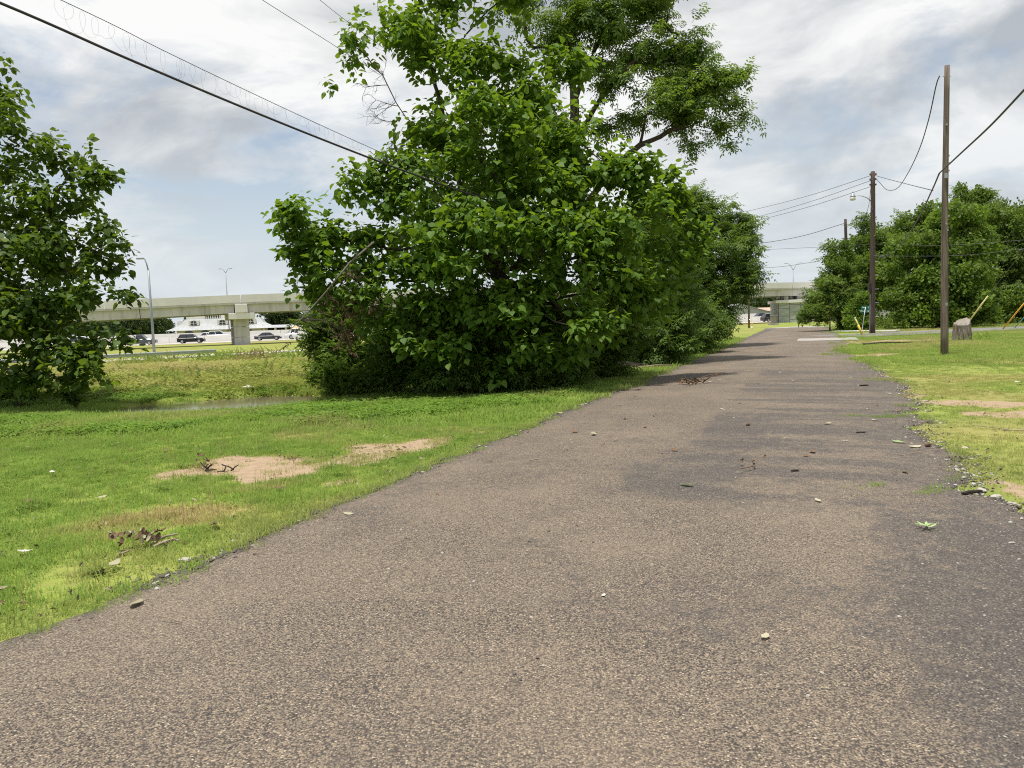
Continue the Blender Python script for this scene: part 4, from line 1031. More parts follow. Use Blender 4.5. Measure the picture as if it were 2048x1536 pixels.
sow('ground_cover', -14, 5, 13, 25, 42, lambda x, y, s, t: (t < -4.9) * sst(0.42, 0.58, fbm(x * 0.45, y * 0.45, 231, 3) + 0.25 * np.exp(-((x + 3.2) / 3.0) ** 2 - ((y - 17.5) / 3.0) ** 2)), COVER, 0.7, 1.3, 'leafy green ground cover growing under the catalpa', 308)
sow('field_cover', -38, 4, 22.0, 64, 6, lambda x, y, s, t: (t < -7.5) * (0.15 + 0.85 * sst(0.42, 0.6, fbm(x * 0.4, y * 0.4, 241, 4))), FCOV, 0.7, 1.7, 'leafy yellow green weeds spread through the rough field', 310, dryadd=0.1)
sow('dry_grass', -10, 0, 4, 14, 26, lambda x, y, s, t: (t < -4.05) * not_soil(x, y) ** 2 * (0.15 + 0.85 * sst(0.2, 0.6, dry_mask(x, y))), STALK, 0.6, 1.2, 'straw coloured grass stalks on the near lawn', 309, dryadd=0.8)
PEB = [bpy.data.objects.new('pebble', MB().lathe([(0.28, -0.2), (0.5, 0.02), (0.30, 0.24)], n=6, M=Matrix.Scale(q_, 4, Vector((1, 0, 0)))).mesh('pebble', M[mk_])) for q_, mk_ in ((1.3, 'stone'), (0.8, 'stone'), (1.1, 'crumb'), (0.9, 'crumb'))]
def grit(name, label, n, s0, s1, tf, smin, smax, seed, p):
    r = np.random.default_rng(seed); s = s0 + (s1 - s0) * r.uniform(0, 1, n) ** 1.5; t = tf(s, r)
    x, y = rxy(s, t); z = terrain(x, y); c = (t - edge_l(s)) / (edge_r(s) - edge_l(s))
    on = (c > 0) & (c < 1); z = np.where(on, np.where((c > 0.006) & (c < 0.994), 0.022 + 0.03 * np.sin(pi * np.clip(c, 0, 1)), 0.012), z + 0.005)
    tag(scatter(name, np.stack([x, y, z], -1), np.stack([r.uniform(-.4, .4, n), r.uniform(-.4, .4, n), r.uniform(0, 6.28, n)], -1), smin + (smax - smin) * r.uniform(0, 1, n) ** 3, r.choice(4, n, p=p), PEB), label, 'gravel', kind='stuff')
grit('edge_gravel', 'crumbled asphalt grains along the lawn edge of the road', 4200, 3.5, 30, lambda s, r: edge_l(s) + r.normal(-0.02, 0.09, len(s)), 0.012, 0.05, 401, [.03, .03, .50, .44])
grit('verge_gravel', 'crumbled asphalt and limestone grit along the ragged verge edge', 4200, 4.5, 26, lambda s, r: edge_r(s) + r.normal(0.02, 0.12, len(s)), 0.010, 0.042, 402, [.17, .13, .38, .32])
grit('loose_gravel', 'loose stone chips scattered over the asphalt', 1300, 3.0, 26, lambda s, r: r.uniform(-3.9, 1.3, len(s)), 0.008, 0.024, 403, [.12, .10, .40, .38])
# dead bits and small weeds caught in the lawn
BITS = [bpy.data.objects.new('dead_bit', npmesh('dead_bit', np.array([[-.5, 0, .03], [0, .16, .1], [.5, 0, .02], [0, -.16, .06]]), np.array([[0, 1, 2, 3]]), M[mk_])) for mk_ in ('brown_leaf', 'dry_stick', 'dark_wood')]
def bits(name, label, n, x0, x1, y0, y1, seed, side):
    r = np.random.default_rng(seed); x = r.uniform(x0, x1, n); y = y0 + (y1 - y0) * r.uniform(0, 1, n) ** 1.3; s, t = rs(x, y), rt(x, y)
    k = ((t < edge_l(s) - 0.03) if side < 0 else (t > edge_r(s) + 0.03)) & (r.uniform(0, 1, n) < sst(0.35, 0.62, fbm(x * 0.9, y * 0.9, seed, 4)))
    x, y = x[k], y[k]; n = len(x)
    tag(scatter(name, np.stack([x, y, terrain(x, y) + 0.022], -1), np.stack([r.normal(0, .5, n), r.normal(0, .5, n), r.uniform(0, 6.28, n)], -1), r.uniform(0.02, 0.085, n), r.integers(0, 3, n), BITS), label, 'litter', kind='stuff')
bits('lawn_debris', 'dead leaf bits and twig ends caught in the lawn', 5000, -11, 0, 3.5, 17, 411, -1)
bits('verge_debris', 'dead leaf bits caught in the thin verge grass', 2600, 3, 15, 5, 24, 412, 1)
sow('lawn_weeds', -12, 0, 3.5, 14, 9, lambda x, y, s, t: (t < -4.3) * sst(0.45, 0.65, fbm(x * 0.8, y * 0.8, 251, 3)), COVER, 0.35, 0.75, 'small broad leaved weeds dotted through the near lawn', 311, dryadd=0.2)
# taller weeds in the field
r = np.random.default_rng(44); P = []; dr = []
for (u, v, Yd, su, n_, d_) in [(515, 735, 52, 40, 170, 0.8), (455, 728, 53, 30, 90, 0.1), (420, 735, 50, 40, 120, 0.0), (590, 720, 48, 45, 170, 0.0), (350, 740, 48, 60, 90, 0.2), (250, 735, 48, 60, 70, 0.2), (300, 730, 50, 40, 70, 0.1), (640, 750, 30, 40, 60, 0.0), (560, 760, 32, 90, 50, 0.3), (300, 775, 28, 80, 40, 0.1), (500, 770, 28, 120, 60, 0.2)]:
    for k in range(n_):
        p = at(u + r.normal(0, su * 0.6), v, Yd + r.normal(0, 1.5)); P.append((p[0], p[1], T(p[0], p[1]) + r.uniform(0.02, 0.55 if Yd > 40 else 0.25))); dr.append(np.clip(d_ + r.normal(0, 0.12), 0, 1))
P = np.array(P)
tag(scatter('weeds', P, np.stack([r.uniform(-.5, .5, len(P)), -r.uniform(0.2, 1.3, len(P)), r.uniform(0, 6.28, len(P))], -1), r.uniform(0.5, 1.05, len(P)), r.integers(0, 3, len(P)), TPL['weed'], dry=np.array(dr)),
    'clumps of weeds and dry brush in the rough field', 'weeds', kind='stuff')

# ------------------------------------------------------------------ the overpass
BA, BB = np.array([-50.0, 98.0]), np.array([52.0, 142.0])
BD = (BB - BA) / np.linalg.norm(BB - BA); BN = np.array([-BD[1], BD[0]])       # BN points away from the road
BANG = math.atan2(BD[1], BD[0])
def bxy(X_): return BA + (X_ - BA[0]) / BD[0] * BD
def btop(X_): return float(np.interp(X_, [-140, -80, -50, -37, -28, 10, 52, 100, 140], [3.2, 5.2, 6.25, 6.68, 6.86, 7.2, 7.30, 7.1, 6.6]))
over = tag(empty('highway_overpass', (*bxy(-36), 0)), 'long pale concrete highway overpass crossing behind the trees', 'overpass')
OB = np.array([*bxy(-36), 0])
PIERS = [-66.0, -36.0, -7.0, 22.5, 52.0, 82.0]
def beam(X0, X1, off0, off1, top, bot, gap=0.04):
    rings = []
    for X_ in np.linspace(X0 + gap, X1 - gap, 4):
        c = bxy(X_); zt = btop(X_)
        q = [c + BN * off0, c + BN * off1]
        rings.append([np.array([*q[0], zt - top]) - OB, np.array([*q[0], zt - bot]) - OB, np.array([*q[1], zt - bot]) - OB, np.array([*q[1], zt - top]) - OB])
    return MB().loft(rings)
for k in range(len(PIERS) - 1):
    a, b = PIERS[k], PIERS[k + 1]
    m_ = (a + b) / 2
    for (c0, c1) in ((a, m_), (m_, b)):
        o = beam(c0, c1, -0.05, 0.22, 0.0, 1.02).build('parapet', M['parapet'], over)
        beam(c0, c1, 9.3, 9.57, 0.0, 1.02).build('parapet', M['parapet'], over)
    beam(a, b, 0.0, 9.5, 1.03, 1.27).build('deck', M['concrete'], over)
    for off in (0.35, 2.9, 5.5, 8.0):
        beam(a, b if b != 52.0 else 56.5, off, off + 0.95, 1.28, 2.42, 0.84).build('girder', M['concrete'], over) if a < 52 else None
for X_ in PIERS[1:4]:
    c = bxy(X_); zt = btop(X_)
    pier = empty('pier', (*(c - OB[:2]), 0)); pier.parent = over
    def lb(c_, d_): return MB().box(c_, d_)
    pier.rotation_euler = (0, 0, BANG)
    MB().box((0, 4.75, zt - 1.29 - 0.56), (1.6, 9.9, 1.12)).build('cap_stem', M['parapet'], pier, bevel=0.04)
    MB().box((0, 4.75, zt - 2.43 - 0.42), (3.3, 9.7, 0.82)).build('cap_ledge', M['parapet'], pier, bevel=0.04)
    zb = zt - 2.87
    for k in range(3):
        z0, z1 = -0.4 + (zb + 0.4) * k / 3, -0.4 + (zb + 0.4) * (k + 1) / 3
        MB().box((0, 2.1, (z0 + z1) / 2), (2.0, 1.9, z1 - z0 - 0.03)).build('column_block', M['concrete'], pier, bevel=0.05)
        MB().box((0, 7.4, (z0 + z1) / 2), (2.0, 1.9, z1 - z0 - 0.03)).build('column_block', M['concrete'], pier, bevel=0.05)
# abutment of stone-faced panels
ab = empty('abutment', (*(bxy(52) - OB[:2]), 0)); ab.parent = over; ab.rotation_euler = (0, 0, radians(-11))
ab.location = (*(bxy(51.2) - OB[:2] + np.array([0, 0.6])), 0)
zt = btop(53)
AW = 30.0; ah = zt - 2.62 - 0.55 - 0.55
MB().box((AW / 2 - 1.8, 4.75, zt - 2.62 - 0.55 - 0.27), (AW + 0.8, 10.6, 0.54)).build('coping', M['parapet'], ab, bevel=0.03)
MB().box((AW / 2 - 1.75, 4.75, ah / 2 - 0.2), (AW - 0.5, 9.5, ah + 0.3)).build('core', M['concrete'], ab)
MB().box((AW / 2 + 0.2, 5.6, zt - 2.62 + 0.35), (AW - 3.5, 7.0, 1.75)).build('backwall', M['concrete'], ab)
pm = MB().box((0, 0, 0), (1.80, 0.16, 1.24)).mesh('stone_panel', M['panel'])
hm = MB().box((0, 0, 0), (1.80, 0.16, 0.57)).mesh('stone_half_panel', M['panel'])
for cx in range(15):
    zc = -0.15 + (0.68 if cx % 2 else 0.0)
    x_ = -1.65 + 0.97 + cx * 1.92
    if cx % 2: link('panel', hm, ab, (x_, -0.09, zc - 0.33))
    while zc < ah - 0.25:
        if zc + 1.34 <= ah + 0.1: link('panel', pm, ab, (x_, -0.09, zc + 0.67)); zc += 1.35
        else: link('panel', hm, ab, (x_, -0.09, zc + 0.33)); zc += 0.68
sm = MB().box((0, 0, 0), (0.16, 1.86, 1.30)).mesh('stone_side_panel', M['panel'])
for cy in range(5):
    zc = -0.15
    while zc < ah - 0.6:
        link('panel', sm, ab, (-1.70, 0.97 + cy * 1.92, zc + 0.67)); zc += 1.35
for off in (0.8, 3.4, 6.0, 8.5):
    MB().box((-0.2 + off * 0.0, off, zt - 2.62 - 0.18), (0.7, 0.7, 0.72)).build('bearing', M['concrete'], ab, bevel=0.03)

# ------------------------------------------------------------------ the highway and its walls
HA = np.array([-58.0, 139.0]); HD = np.array([112.0, 21.0]); HD /= np.linalg.norm(HD); HN = np.array([-HD[1], HD[0]]); HANG = math.atan2(HD[1], HD[0])
def hxy(a, off=0.0): return HA + HD * a + HN * off
strip('highway', [tuple(hxy(-220, 3.0)), tuple(hxy(330, 3.0))], 17.0, 0.05, 0.1, M['highway'], 'pale concrete highway lanes passing below the overpass', 'road')
strip('far_carriageway', [tuple(hxy(-220, 21.0)), tuple(hxy(330, 21.0))], 15.0, 0.42, 0.5, M['highway'], 'raised far lanes of the highway behind the median wall', 'road')
def wall(name, off, zb, zt, a0, a1, step, label):
    root = tag(empty(name, (*hxy(0, off), 0), HANG), label, 'wall')
    me = MB().loft([[(x_, -0.30, zb), (x_, -0.12, zt), (x_, 0.12, zt), (x_, 0.30, zb)] for x_ in (-step / 2 + 0.03, step / 2 - 0.03)]).mesh('wall_segment', M['white_wall'])
    n_ = int((a1 - a0) / step)
    for k in range(n_): link('segment', me, root, (a0 + step * (k + 0.5), 0, 0))
wall('median_wall', 12.0, 0.02, 1.25, -110, 150, 6.5, 'low pale concrete median wall right behind the dark cars')
wall('noise_wall', 30.0, 0.3, 1.95, -120, 165, 9.5, 'taller white concrete wall along the far side of the highway')

# frontage strip and guardrail in front of the bridge
strip('frontage_road', [(-60, 40), (-34, 59.5), (-20, 73), (-10, 84)], 5.0, -0.24, 0.12, M['highway'], 'pale frontage lane half hidden by field weeds', 'road')
g0, g1 = np.array([-36.0, 53.8]), np.array([-24.5, 64.1]); gd = (g1 - g0) / np.linalg.norm(g1 - g0); gl = np.linalg.norm(g1 - g0); ga = math.atan2(gd[1], gd[0])
gr = tag(empty('guardrail', (*g0, T(*g0) - 0.12), ga), 'galvanised steel guardrail behind the field weeds', 'guardrail')
prof = [(0.0, 0.42), (0.035, 0.46), (0.035, 0.52), (0.0, 0.56), (0.0, 0.58), (0.035, 0.62), (0.035, 0.68), (0.0, 0.72)]
MB().loft([[(x_, -y_, z_) for y_, z_ in prof] + [(x_, 0.012 - y_, z_) for y_, z_ in prof[::-1]] for x_ in (0, gl)]).build('rail', M['steel'], gr)
pmesh = MB().box((0, 0.09, 0.33), (0.12, 0.14, 0.75)).mesh('guard_post', M['pole'])
for k in range(int(gl / 2) + 1): link('post', pmesh, gr, (0.1 + 2.0 * k, 0, 0))

# ------------------------------------------------------------------ buildings beyond
def arch(w_, h_, n=8):
    return [(-w_ / 2, 0), (w_ / 2, 0)] + [(w_ / 2 * cos(pi * k / n), h_ - w_ / 2 + w_ / 2 * sin(pi * k / n)) for k in range(n + 1)]
RX = Matrix.Rotation(radians(90), 4, 'X')
def mansard():
    c = at(452, 660, 214); A = radians(14)
    b = tag(empty('mansard_building', (c[0], c[1], 0.2), A), 'white building with a mansard roof, arched dormers and a porch', 'building')
    W, D = 26.0, 18.0; b.scale = (1, 1, 0.9)
    MB().box((0, 0, 1.6), (W - 3, D - 3, 3.2)).build('wall', M['stucco'], b)
    rf = MB()
    prof = [(W / 2 + 0.9, D / 2 + 0.9, 2.75), (W / 2 - 0.9, D / 2 - 0.9, 3.6), (W / 2 - 2.5, D / 2 - 2.5, 4.5), (W / 2 - 3.2, D / 2 - 3.2, 5.5), (W / 2 - 3.6, D / 2 - 3.6, 6.1)]
    rf.loft([[(-x_, -y_, z_), (x_, -y_, z_), (x_, y_, z_), (-x_, y_, z_)] for x_, y_, z_ in prof])
    roof = rf.build('roof', M['roof_white'], b)
    # standing seams
    for k in range(-11, 12):
        x_ = k * 1.1
        MB().tube([(x_ * 1.04, -D / 2 - 0.85, 2.80), (x_, -D / 2 + 0.9, 3.63), (x_ * 0.86, -D / 2 + 2.5, 4.54)], 0.05, 4).build('seam', M['white_paint'], roof)
    for x_ in (-7.2, 0.0, 7.2):
        d_ = MB().box((x_, -D / 2 + 2.9, 4.95), (2.6, 2.6, 1.5)).build('dormer', M['stucco'], b, bevel=0.05)
        MB().prism(arch(1.5, 1.35), 0.08, Matrix.Translation((x_, -D / 2 + 1.58, 4.28)) @ RX).build('window', M['glass'], d_)
        MB().box((x_, -D / 2 + 1.47, 4.9), (0.09, 0.05, 1.25)).box((x_, -D / 2 + 1.47, 4.85), (1.5, 0.05, 0.09)).build('glazing_bar', M['white_paint'], d_)
    for y_ in (-4.0, 0.5, 5.0):
        d_ = MB().box((-W / 2 + 2.9, y_, 4.95), (2.6, 2.6, 1.5)).build('dormer', M['stucco'], b, bevel=0.05)
        MB().prism(arch(1.5, 1.35), 0.08, Matrix.Translation((-W / 2 + 1.52, y_, 4.28)) @ Matrix.Rotation(radians(-90), 4, 'Z') @ RX).build('window', M['glass'], d_)
    # roof-top parapet with balusters
    for x0, x1 in ((-9.3, -4.6), (4.2, 6.0)):
        MB().box(((x0 + x1) / 2, -D / 2 + 4.1, 6.7), (x1 - x0, 0.5, 1.2)).build('parapet_block', M['stucco'], b, bevel=0.04)
    for x0, x1 in ((-4.6, -0.6), (0.6, 4.2)):
        MB().box(((x0 + x1) / 2, -D / 2 + 4.1, 7.2), (x1 - x0, 0.4, 0.2)).build('balustrade_rail', M['stucco'], b)
        bm = MB().lathe([(0.12, 6.1), (0.2, 6.4), (0.09, 6.8), (0.14, 7.1)], n=6).mesh('baluster', M['stucco'])
        for k in range(7): link('baluster', bm, b, (x0 + (k + 0.5) * (x1 - x0) / 7, -D / 2 + 4.1, 0))
    MB().box((0, -D / 2 + 4.1, 6.8), (1.2, 0.6, 1.4)).build('parapet_block', M['stucco'], b, bevel=0.04)
    # porch
    MB().loft([[(-x_ + 15, -y_ - 2, z_), (x_ + 15, -y_ - 2, z_), (x_ + 15, y_ - 2, z_), (-x_ + 15, y_ - 2, z_)] for x_, y_, z_ in ((4.9, 6.5, 2.75), (3.0, 4.6, 3.55), (2.6, 4.2, 3.6))]).build('porch_roof', M['roof_white'], b)
    cm = MB().box((0, 0, 1.5), (0.55, 0.55, 3.0)).mesh('column', M['stucco'])
    for x_ in (10.6, 13.5, 16.3, 19.0): link('column', cm, b, (x_, -8.1, 0))
    MB().box((14.8, -5.0, 1.4), (7.0, 0.2, 2.8)).build('porch_back_wall', M['dark_wood'], b)
    for x_ in (-8.5, -4.5, 2.0, 6.5):
        MB().prism(arch(2.4, 2.5), 0.1, Matrix.Translation((x_, -D / 2 + 1.46, 0.2)) @ RX).build('arched_window', M['glass'], b)
mansard()
def shed(name, u0, u1, vt, ve, Yd, wallm, roofm, label, depth=10):
    a, b_ = at(u0, ve, Yd), at(u1, ve, Yd); W = b_[0] - a[0]; ze = max(a[2], b_[2]); zr = at((u0 + u1) / 2, vt, Yd)[2]
    b = tag(empty(name, ((a[0] + b_[0]) / 2, Yd, 0.0), radians(8)), label, 'building')
    MB().box((0, depth / 2, ze / 2), (W - 0.8, depth, ze)).build('wall', wallm, b)
    MB().loft([[(-W / 2, -0.6, ze), (W / 2, -0.6, ze), (W / 2, depth + 0.6, ze), (-W / 2, depth + 0.6, ze)], [(-W / 2 + 0.5, depth / 2 - 0.3, zr), (W / 2 - 0.5, depth / 2 - 0.3, zr), (W / 2 - 0.5, depth / 2 + 0.3, zr), (-W / 2 + 0.5, depth / 2 + 0.3, zr)]]).build('roof', roofm, b)
    for k in range(max(2, int(W / 4))):
        wn = MB().box((-W / 2 + (k + 0.5) * W / max(2, int(W / 4)), -0.03, ze * 0.45), (1.2, 0.1, 1.1)).build('window', M['glass'], b)
    return b
shed('tan_building', 578, 640, 652, 663, 205, M['stucco'], M['tan'], 'low building with an orange tan roof behind the highway wall')
shed('red_building', 1523, 1575, 614, 622, 215, M['brick'], M['redroof'], 'dark red building with a pale red roof left of the abutment', 12)
b = at(1500, 630, 206)
w_ = tag(empty('white_building', (b[0], b[1], 0.0), radians(10)), 'plain white gabled building beyond the thin light pole', 'building')
MB().loft([[(-9, y_, 0), (7, y_, 0), (7, y_, 1.9), (-3, y_, 4.6), (-9, y_, 3.6)] for y_ in (0, 14)]).build('wall', M['roof_white'], w_)
MB().add([(-3.1, -0.3, 4.75), (7.4, -0.3, 1.95), (7.4, 14.3, 1.95), (-3.1, 14.3, 4.75), (-3.1, -0.3, 4.62), (7.4, -0.3, 1.82), (7.4, 14.3, 1.82), (-3.1, 14.3, 4.62)], [(0, 1, 2, 3), (7, 6, 5, 4), (0, 4, 5, 1), (1, 5, 6, 2), (2, 6, 7, 3), (3, 7, 4, 0)]).build('roof', M['roof_white'], w_)
MB().box((1.0, -0.04, 1.0), (1.2, 0.1, 2.0)).build('door', M['steel'], w_)

# ------------------------------------------------------------------ vehicles
WHEEL = {}
def car(label, loc, rz, paint, L=4.6, W=1.85, H=1.65, kind='suv'):
    """x forward; lower body lofted along its length, cabin lofted upwards"""
    root = tag(empty('truck' if kind == 'truck' else 'pickup' if kind == 'pickup' else 'car', loc, rz), label, {'pickup': 'pickup', 'truck': 'truck'}.get(kind, 'car'), 'vehicles on the highway')
    g = 0.24; hb = {'suv': 0.98, 'sedan': 0.86, 'pickup': 1.06, 'truck': 1.1}[kind]; w = W / 2
    hood = {'suv': 0.92, 'sedan': 0.80, 'pickup': 1.04, 'truck': 1.15}[kind]; tail = {'suv': 1.0, 'sedan': 0.92, 'pickup': 1.0, 'truck': 0.95}[kind]
    st = [(-0.5, tail - 0.12, 0.90, 0.14), (-0.485, tail, 0.96, 0.04), (-0.40, hb, 1.0, 0), (-0.15, hb, 1.0, 0), (0.15, hb, 1.0, 0), (0.24, hood + 0.05, 1.0, 0), (0.36, hood, 0.98, 0), (0.46, hood - 0.10, 0.92, 0.02), (0.5, hood - 0.26, 0.80, 0.10)]
    rings = [[(f * L, -w * k, g + lo), (f * L, -w * k * 1.0, h * 0.62), (f * L, -w * k * 0.96, h * 0.90), (f * L, -w * k * 0.86, h), (f * L, w * k * 0.86, h), (f * L, w * k * 0.96, h * 0.90), (f * L, w * k, h * 0.62), (f * L, w * k, g + lo)] for f, h, k, lo in st]
    body = MB().loft(rings).build('body', paint, root, smooth=False, bevel=0.03)
    a0, a1, b0, b1 = {'suv': (-0.47, 0.23, -0.38, 0.06), 'sedan': (-0.38, 0.22, -0.20, 0.06), 'pickup': (-0.10, 0.22, -0.07, 0.08), 'truck': (0.12, 0.34, 0.13, 0.30)}[kind]
    wb, wt = w * 0.88, w * 0.70
    MB().loft([[(a0 * L, -wb, hb - 0.05), (a1 * L, -wb, hb - 0.05), (a1 * L, wb, hb - 0.05), (a0 * L, wb, hb - 0.05)],
               [(b0 * L, -wt, H - 0.07), (b1 * L, -wt, H - 0.07), (b1 * L, wt, H - 0.07), (b0 * L, wt, H - 0.07)]]).build('windows', M['glass'], root, bevel=0.02)
    MB().loft([[(b0 * L - 0.06, -wt - 0.03, H - 0.08), (b1 * L + 0.06, -wt - 0.03, H - 0.08), (b1 * L + 0.06, wt + 0.03, H - 0.08), (b0 * L - 0.06, wt + 0.03, H - 0.08)],
               [(b0 * L + 0.15, -wt + 0.1, H), (b1 * L - 0.12, -wt + 0.1, H), (b1 * L - 0.12, wt - 0.1, H), (b0 * L + 0.15, wt - 0.1, H)]]).build('roof', paint, root, bevel=0.02)
    for sg in (-1, 1):
        for fa, fb in ((a0 + 0.01, b0 + 0.005), ((a0 + a1) / 2 - 0.01, (b0 + b1) / 2 - 0.01), (a1 - 0.005, b1)):
            MB().tube([(fa * L, sg * (wb + 0.005), hb - 0.04), (fb * L, sg * (wt + 0.005), H - 0.07)], 0.05, 4).build('pillar', paint, root)
        MB().box((0.475 * L, sg * w * 0.68, hood - 0.20), (0.14, 0.36, 0.13)).build('headlight', M['clear_lamp'], root)
        MB().box((-0.492 * L, sg * w * 0.78, tail - 0.12), (0.10, 0.22, 0.22)).build('taillight', M['red_lamp'], root)
        MB().box((0.17 * L, sg * (w + 0.06), hb + 0.06), (0.12, 0.16, 0.12)).build('mirror', paint, root)
        for f in (-0.31, 0.31):
            r_ = 0.36 if kind != 'truck' else 0.45
            Mx = Matrix.Translation((f * L, sg * (w - 0.12), r_)) @ Matrix.Rotation(radians(90), 4, 'X')
            wh = MB().lathe([(r_ * 0.7, -0.11), (r_ * 0.96, -0.10), (r_, 0), (r_ * 0.96, 0.10), (r_ * 0.7, 0.11)], n=16, M=Mx).build('wheel', M['tyre'], root)
            MB().lathe([(r_ * 0.62, -0.125), (r_ * 0.55, -0.13), (r_ * 0.55, 0.13), (r_ * 0.62, 0.125)], n=12, M=Mx).build('rim', M['rim'], wh)
    if kind == 'pickup':
        for sg in (-1, 1): MB().box((-0.29 * L, sg * w * 0.93, hb + 0.06), (0.40 * L, 0.12, 0.16)).build('bed_side', paint, root, bevel=0.02)
    if kind == 'truck':
        MB().box((-0.18 * L, 0, 1.75), (0.60 * L, W * 0.98, 1.6)).build('cargo_box', M['white_paint'], root, bevel=0.03)
    return root
def hloc(u, off, z=0.055):
    d = ray(u, 680); n0 = hxy(0, off); k = d[0] / d[1]      # point of the lane on the line of sight
    a = (k * n0[1] - n0[0]) / (HD[0] - k * HD[1])
    p = hxy(a, off)
    return (p[0], p[1], z)
car('black compact SUV driving on the highway, between the light pole and the pier', hloc(383, 0), HANG, M['car_black'])
car('charcoal sedan on the highway just right of the overpass pier', hloc(537, 1.5), HANG, M['car_charcoal'], 4.8, 1.85, 1.46, 'sedan')
car('slate grey pickup passing behind the leaning light pole', hloc(280, 0), HANG, M['car_grey'], 5.6, 1.95, 1.85, 'pickup')
car('white SUV whose roof shows over the median wall, above the black SUV', hloc(440, 18, 0.43), HANG, M['car_white'], 4.7, 1.9, 1.75)
car('white sedan behind the median wall, ahead of the white SUV roof', hloc(411, 18, 0.43), HANG + pi, M['car_white'], 4.7, 1.85, 1.50, 'sedan')
car('white box truck on the far lanes near the orange tan roof', hloc(608, 3), HANG + pi, M['car_white'], 7.0, 2.2, 2.0, 'truck')
car('white van half hidden by the cut off catalpa', hloc(168, 2), HANG, M['car_white'], 5.0, 1.95, 1.9, 'suv')
car('dark blue car beyond the median wall, next to the red roofed building', hloc(1520, 18, 0.43), HANG + pi, M['car_blue'], 4.7, 1.85, 1.55, 'sedan')
car('dark grey SUV half hidden by the abutment', hloc(1546, 1), HANG, M['car_charcoal'], 4.8, 1.9, 1.75)

# ------------------------------------------------------------------ light poles
def light_pole(u, v0, v1, Yd, label, double=False, spread=1.6, rise=1.1, zbase=None, r=0.10, armtop=None, mat='pale_steel', lean=0.0):
    p = at(u, v0, Yd); zb = T(p[0], p[1]) if zbase is None else zbase; top = at(u, v1, Yd)[2] - zb
    root = tag(empty('highway_light', (p[0], p[1], zb)), label, 'street light')
    MB().lathe([(r * 2.0, -0.05), (r * 2.0, 0.06), (r * 1.2, 0.10)], n=10).build('base_plate', M['steel'], root)
    MB().tube([(0, 0, 0.05), (lean * 0.5, 0, top * 0.5), (lean, 0, top)], [r, r * 0.85, r * 0.65], 10).build('pole', M[mat], root, smooth=True)
    for sg in ((-1, 1) if double else (-1,)):
        h = spread * rise
        MB().tube([(lean, 0, top - 0.05), (lean + sg * spread * 0.35, 0, top + h * 0.55), (lean + sg * spread * 0.75, 0, top + h * 0.95), (lean + sg * spread * 1.0, 0, top + h)], [r * 0.55, r * 0.45, r * 0.4, r * 0.35], 8).build('arm', M[mat], root, smooth=True)
        MB().box((lean + sg * (spread + 0.28), 0, top + h - 0.02), (0.62, 0.28, 0.13)).build('lamp_head', M[mat], root, bevel=0.04)
light_pole(309, 712, 540, 66, 'leaning pale steel light pole in front of the overpass, single arm', False, 0.34, 3.0, r=0.12)
light_pole(459, 668, 546, 172, 'twin arm highway light rising behind the overpass near the pier', True, 0.9, zbase=0.2, r=0.13)
light_pole(1587, 640, 540, 188, 'twin arm highway light above the overpass beside the abutment', True, 1.5, zbase=0.2, r=0.12)
p = at(1498, 652, 96)
root = tag(empty('thin_pole', (p[0], p[1], T(p[0], p[1]))), 'thin grey wooden pole on the grass at the end of the roadside row', 'pole')
MB().tube([(0, 0, -0.1), (0, 0, 3.5), (-0.02, 0, 6.6)], [0.13, 0.12, 0.10], 8).build('pole', M['pole'], root, smooth=True)
MB().tube([(0, 0, 6.6), (0, 0, 6.66)], [0.105, 0.06], 8).build('cap', M['steel'], root)

# ------------------------------------------------------------------ utility poles and wires
def utility_pole(u, vb, vt, label, mat, r0, Yd=None, lean=(0, 0), bolts=6, steps=0):
    p = tg(u, vb) if Yd is None else at(u, vb, Yd)
    p = np.array([p[0], p[1], T(p[0], p[1])]); top = at(u, vt, p[1])[2] - p[2]
    root = tag(empty('utility_pole', p), label, 'utility pole', 'wooden utility poles along the verge')
    rg = np.random.default_rng(int(u)); pts = []; rr = []
    for k in range(13):
        f = k / 12
        pts.append((lean[0] * f + 0.02 * sin(f * 5 + u), lean[1] * f + 0.02 * cos(f * 4 + u), -0.1 + (top + 0.1) * f)); rr.append(r0 * (1 - 0.32 * f) * (1 + rg.uniform(-0.015, 0.015)))
    MB().tube(pts, rr, 14).build('shaft', mat, root, smooth=True)
    for k in range(bolts):
        f = rg.uniform(0.35, 0.97); a = rg.uniform(pi, 2 * pi); c = (lean[0] * f + cos(a) * r0 * 0.75, lean[1] * f + sin(a) * r0 * 0.75, top * f)
        MB().box(c, (0.05, 0.05, 0.05), a).build('bolt', M['steel'], root)
    for k in range(steps):
        MB().tube([(0.1, -0.05, 1.0 + k * 0.9), (0.32 * (-1) ** k, -0.1, 1.0 + k * 0.9)], 0.012, 5).build('climbing_step', M['steel'], root)
    return root, p, top
U1, p1, h1 = utility_pole(1888, 712, 131, 'tallest weathered utility pole standing alone in the verge grass', M['pole'], 0.12, bolts=9)
MB().box((-0.06, -0.115, h1 * 0.625), (0.10, 0.05, 0.16)).build('cable_bracket', M['steel'], U1, bevel=0.006)
MB().tube([(-0.13, 0, h1 - 0.35), (0.15, 0, h1 - 0.35)], 0.012, 6).build('through_bolt', M['steel'], U1)
MB().tube([(0.10, -0.075, 0.05), (0.085, -0.07, h1 * 0.45)], 0.008, 5).build('ground_wire', M['wire'], U1)
MB().box((0.0, -0.122, 1.75), (0.07, 0.008, 0.10)).build('tag_plate', M['steel'], U1)
U2, p2, h2 = utility_pole(1745, 668, 343, 'dark utility pole with a street lamp beside the junction', M['pole_dark'], 0.205, bolts=8)
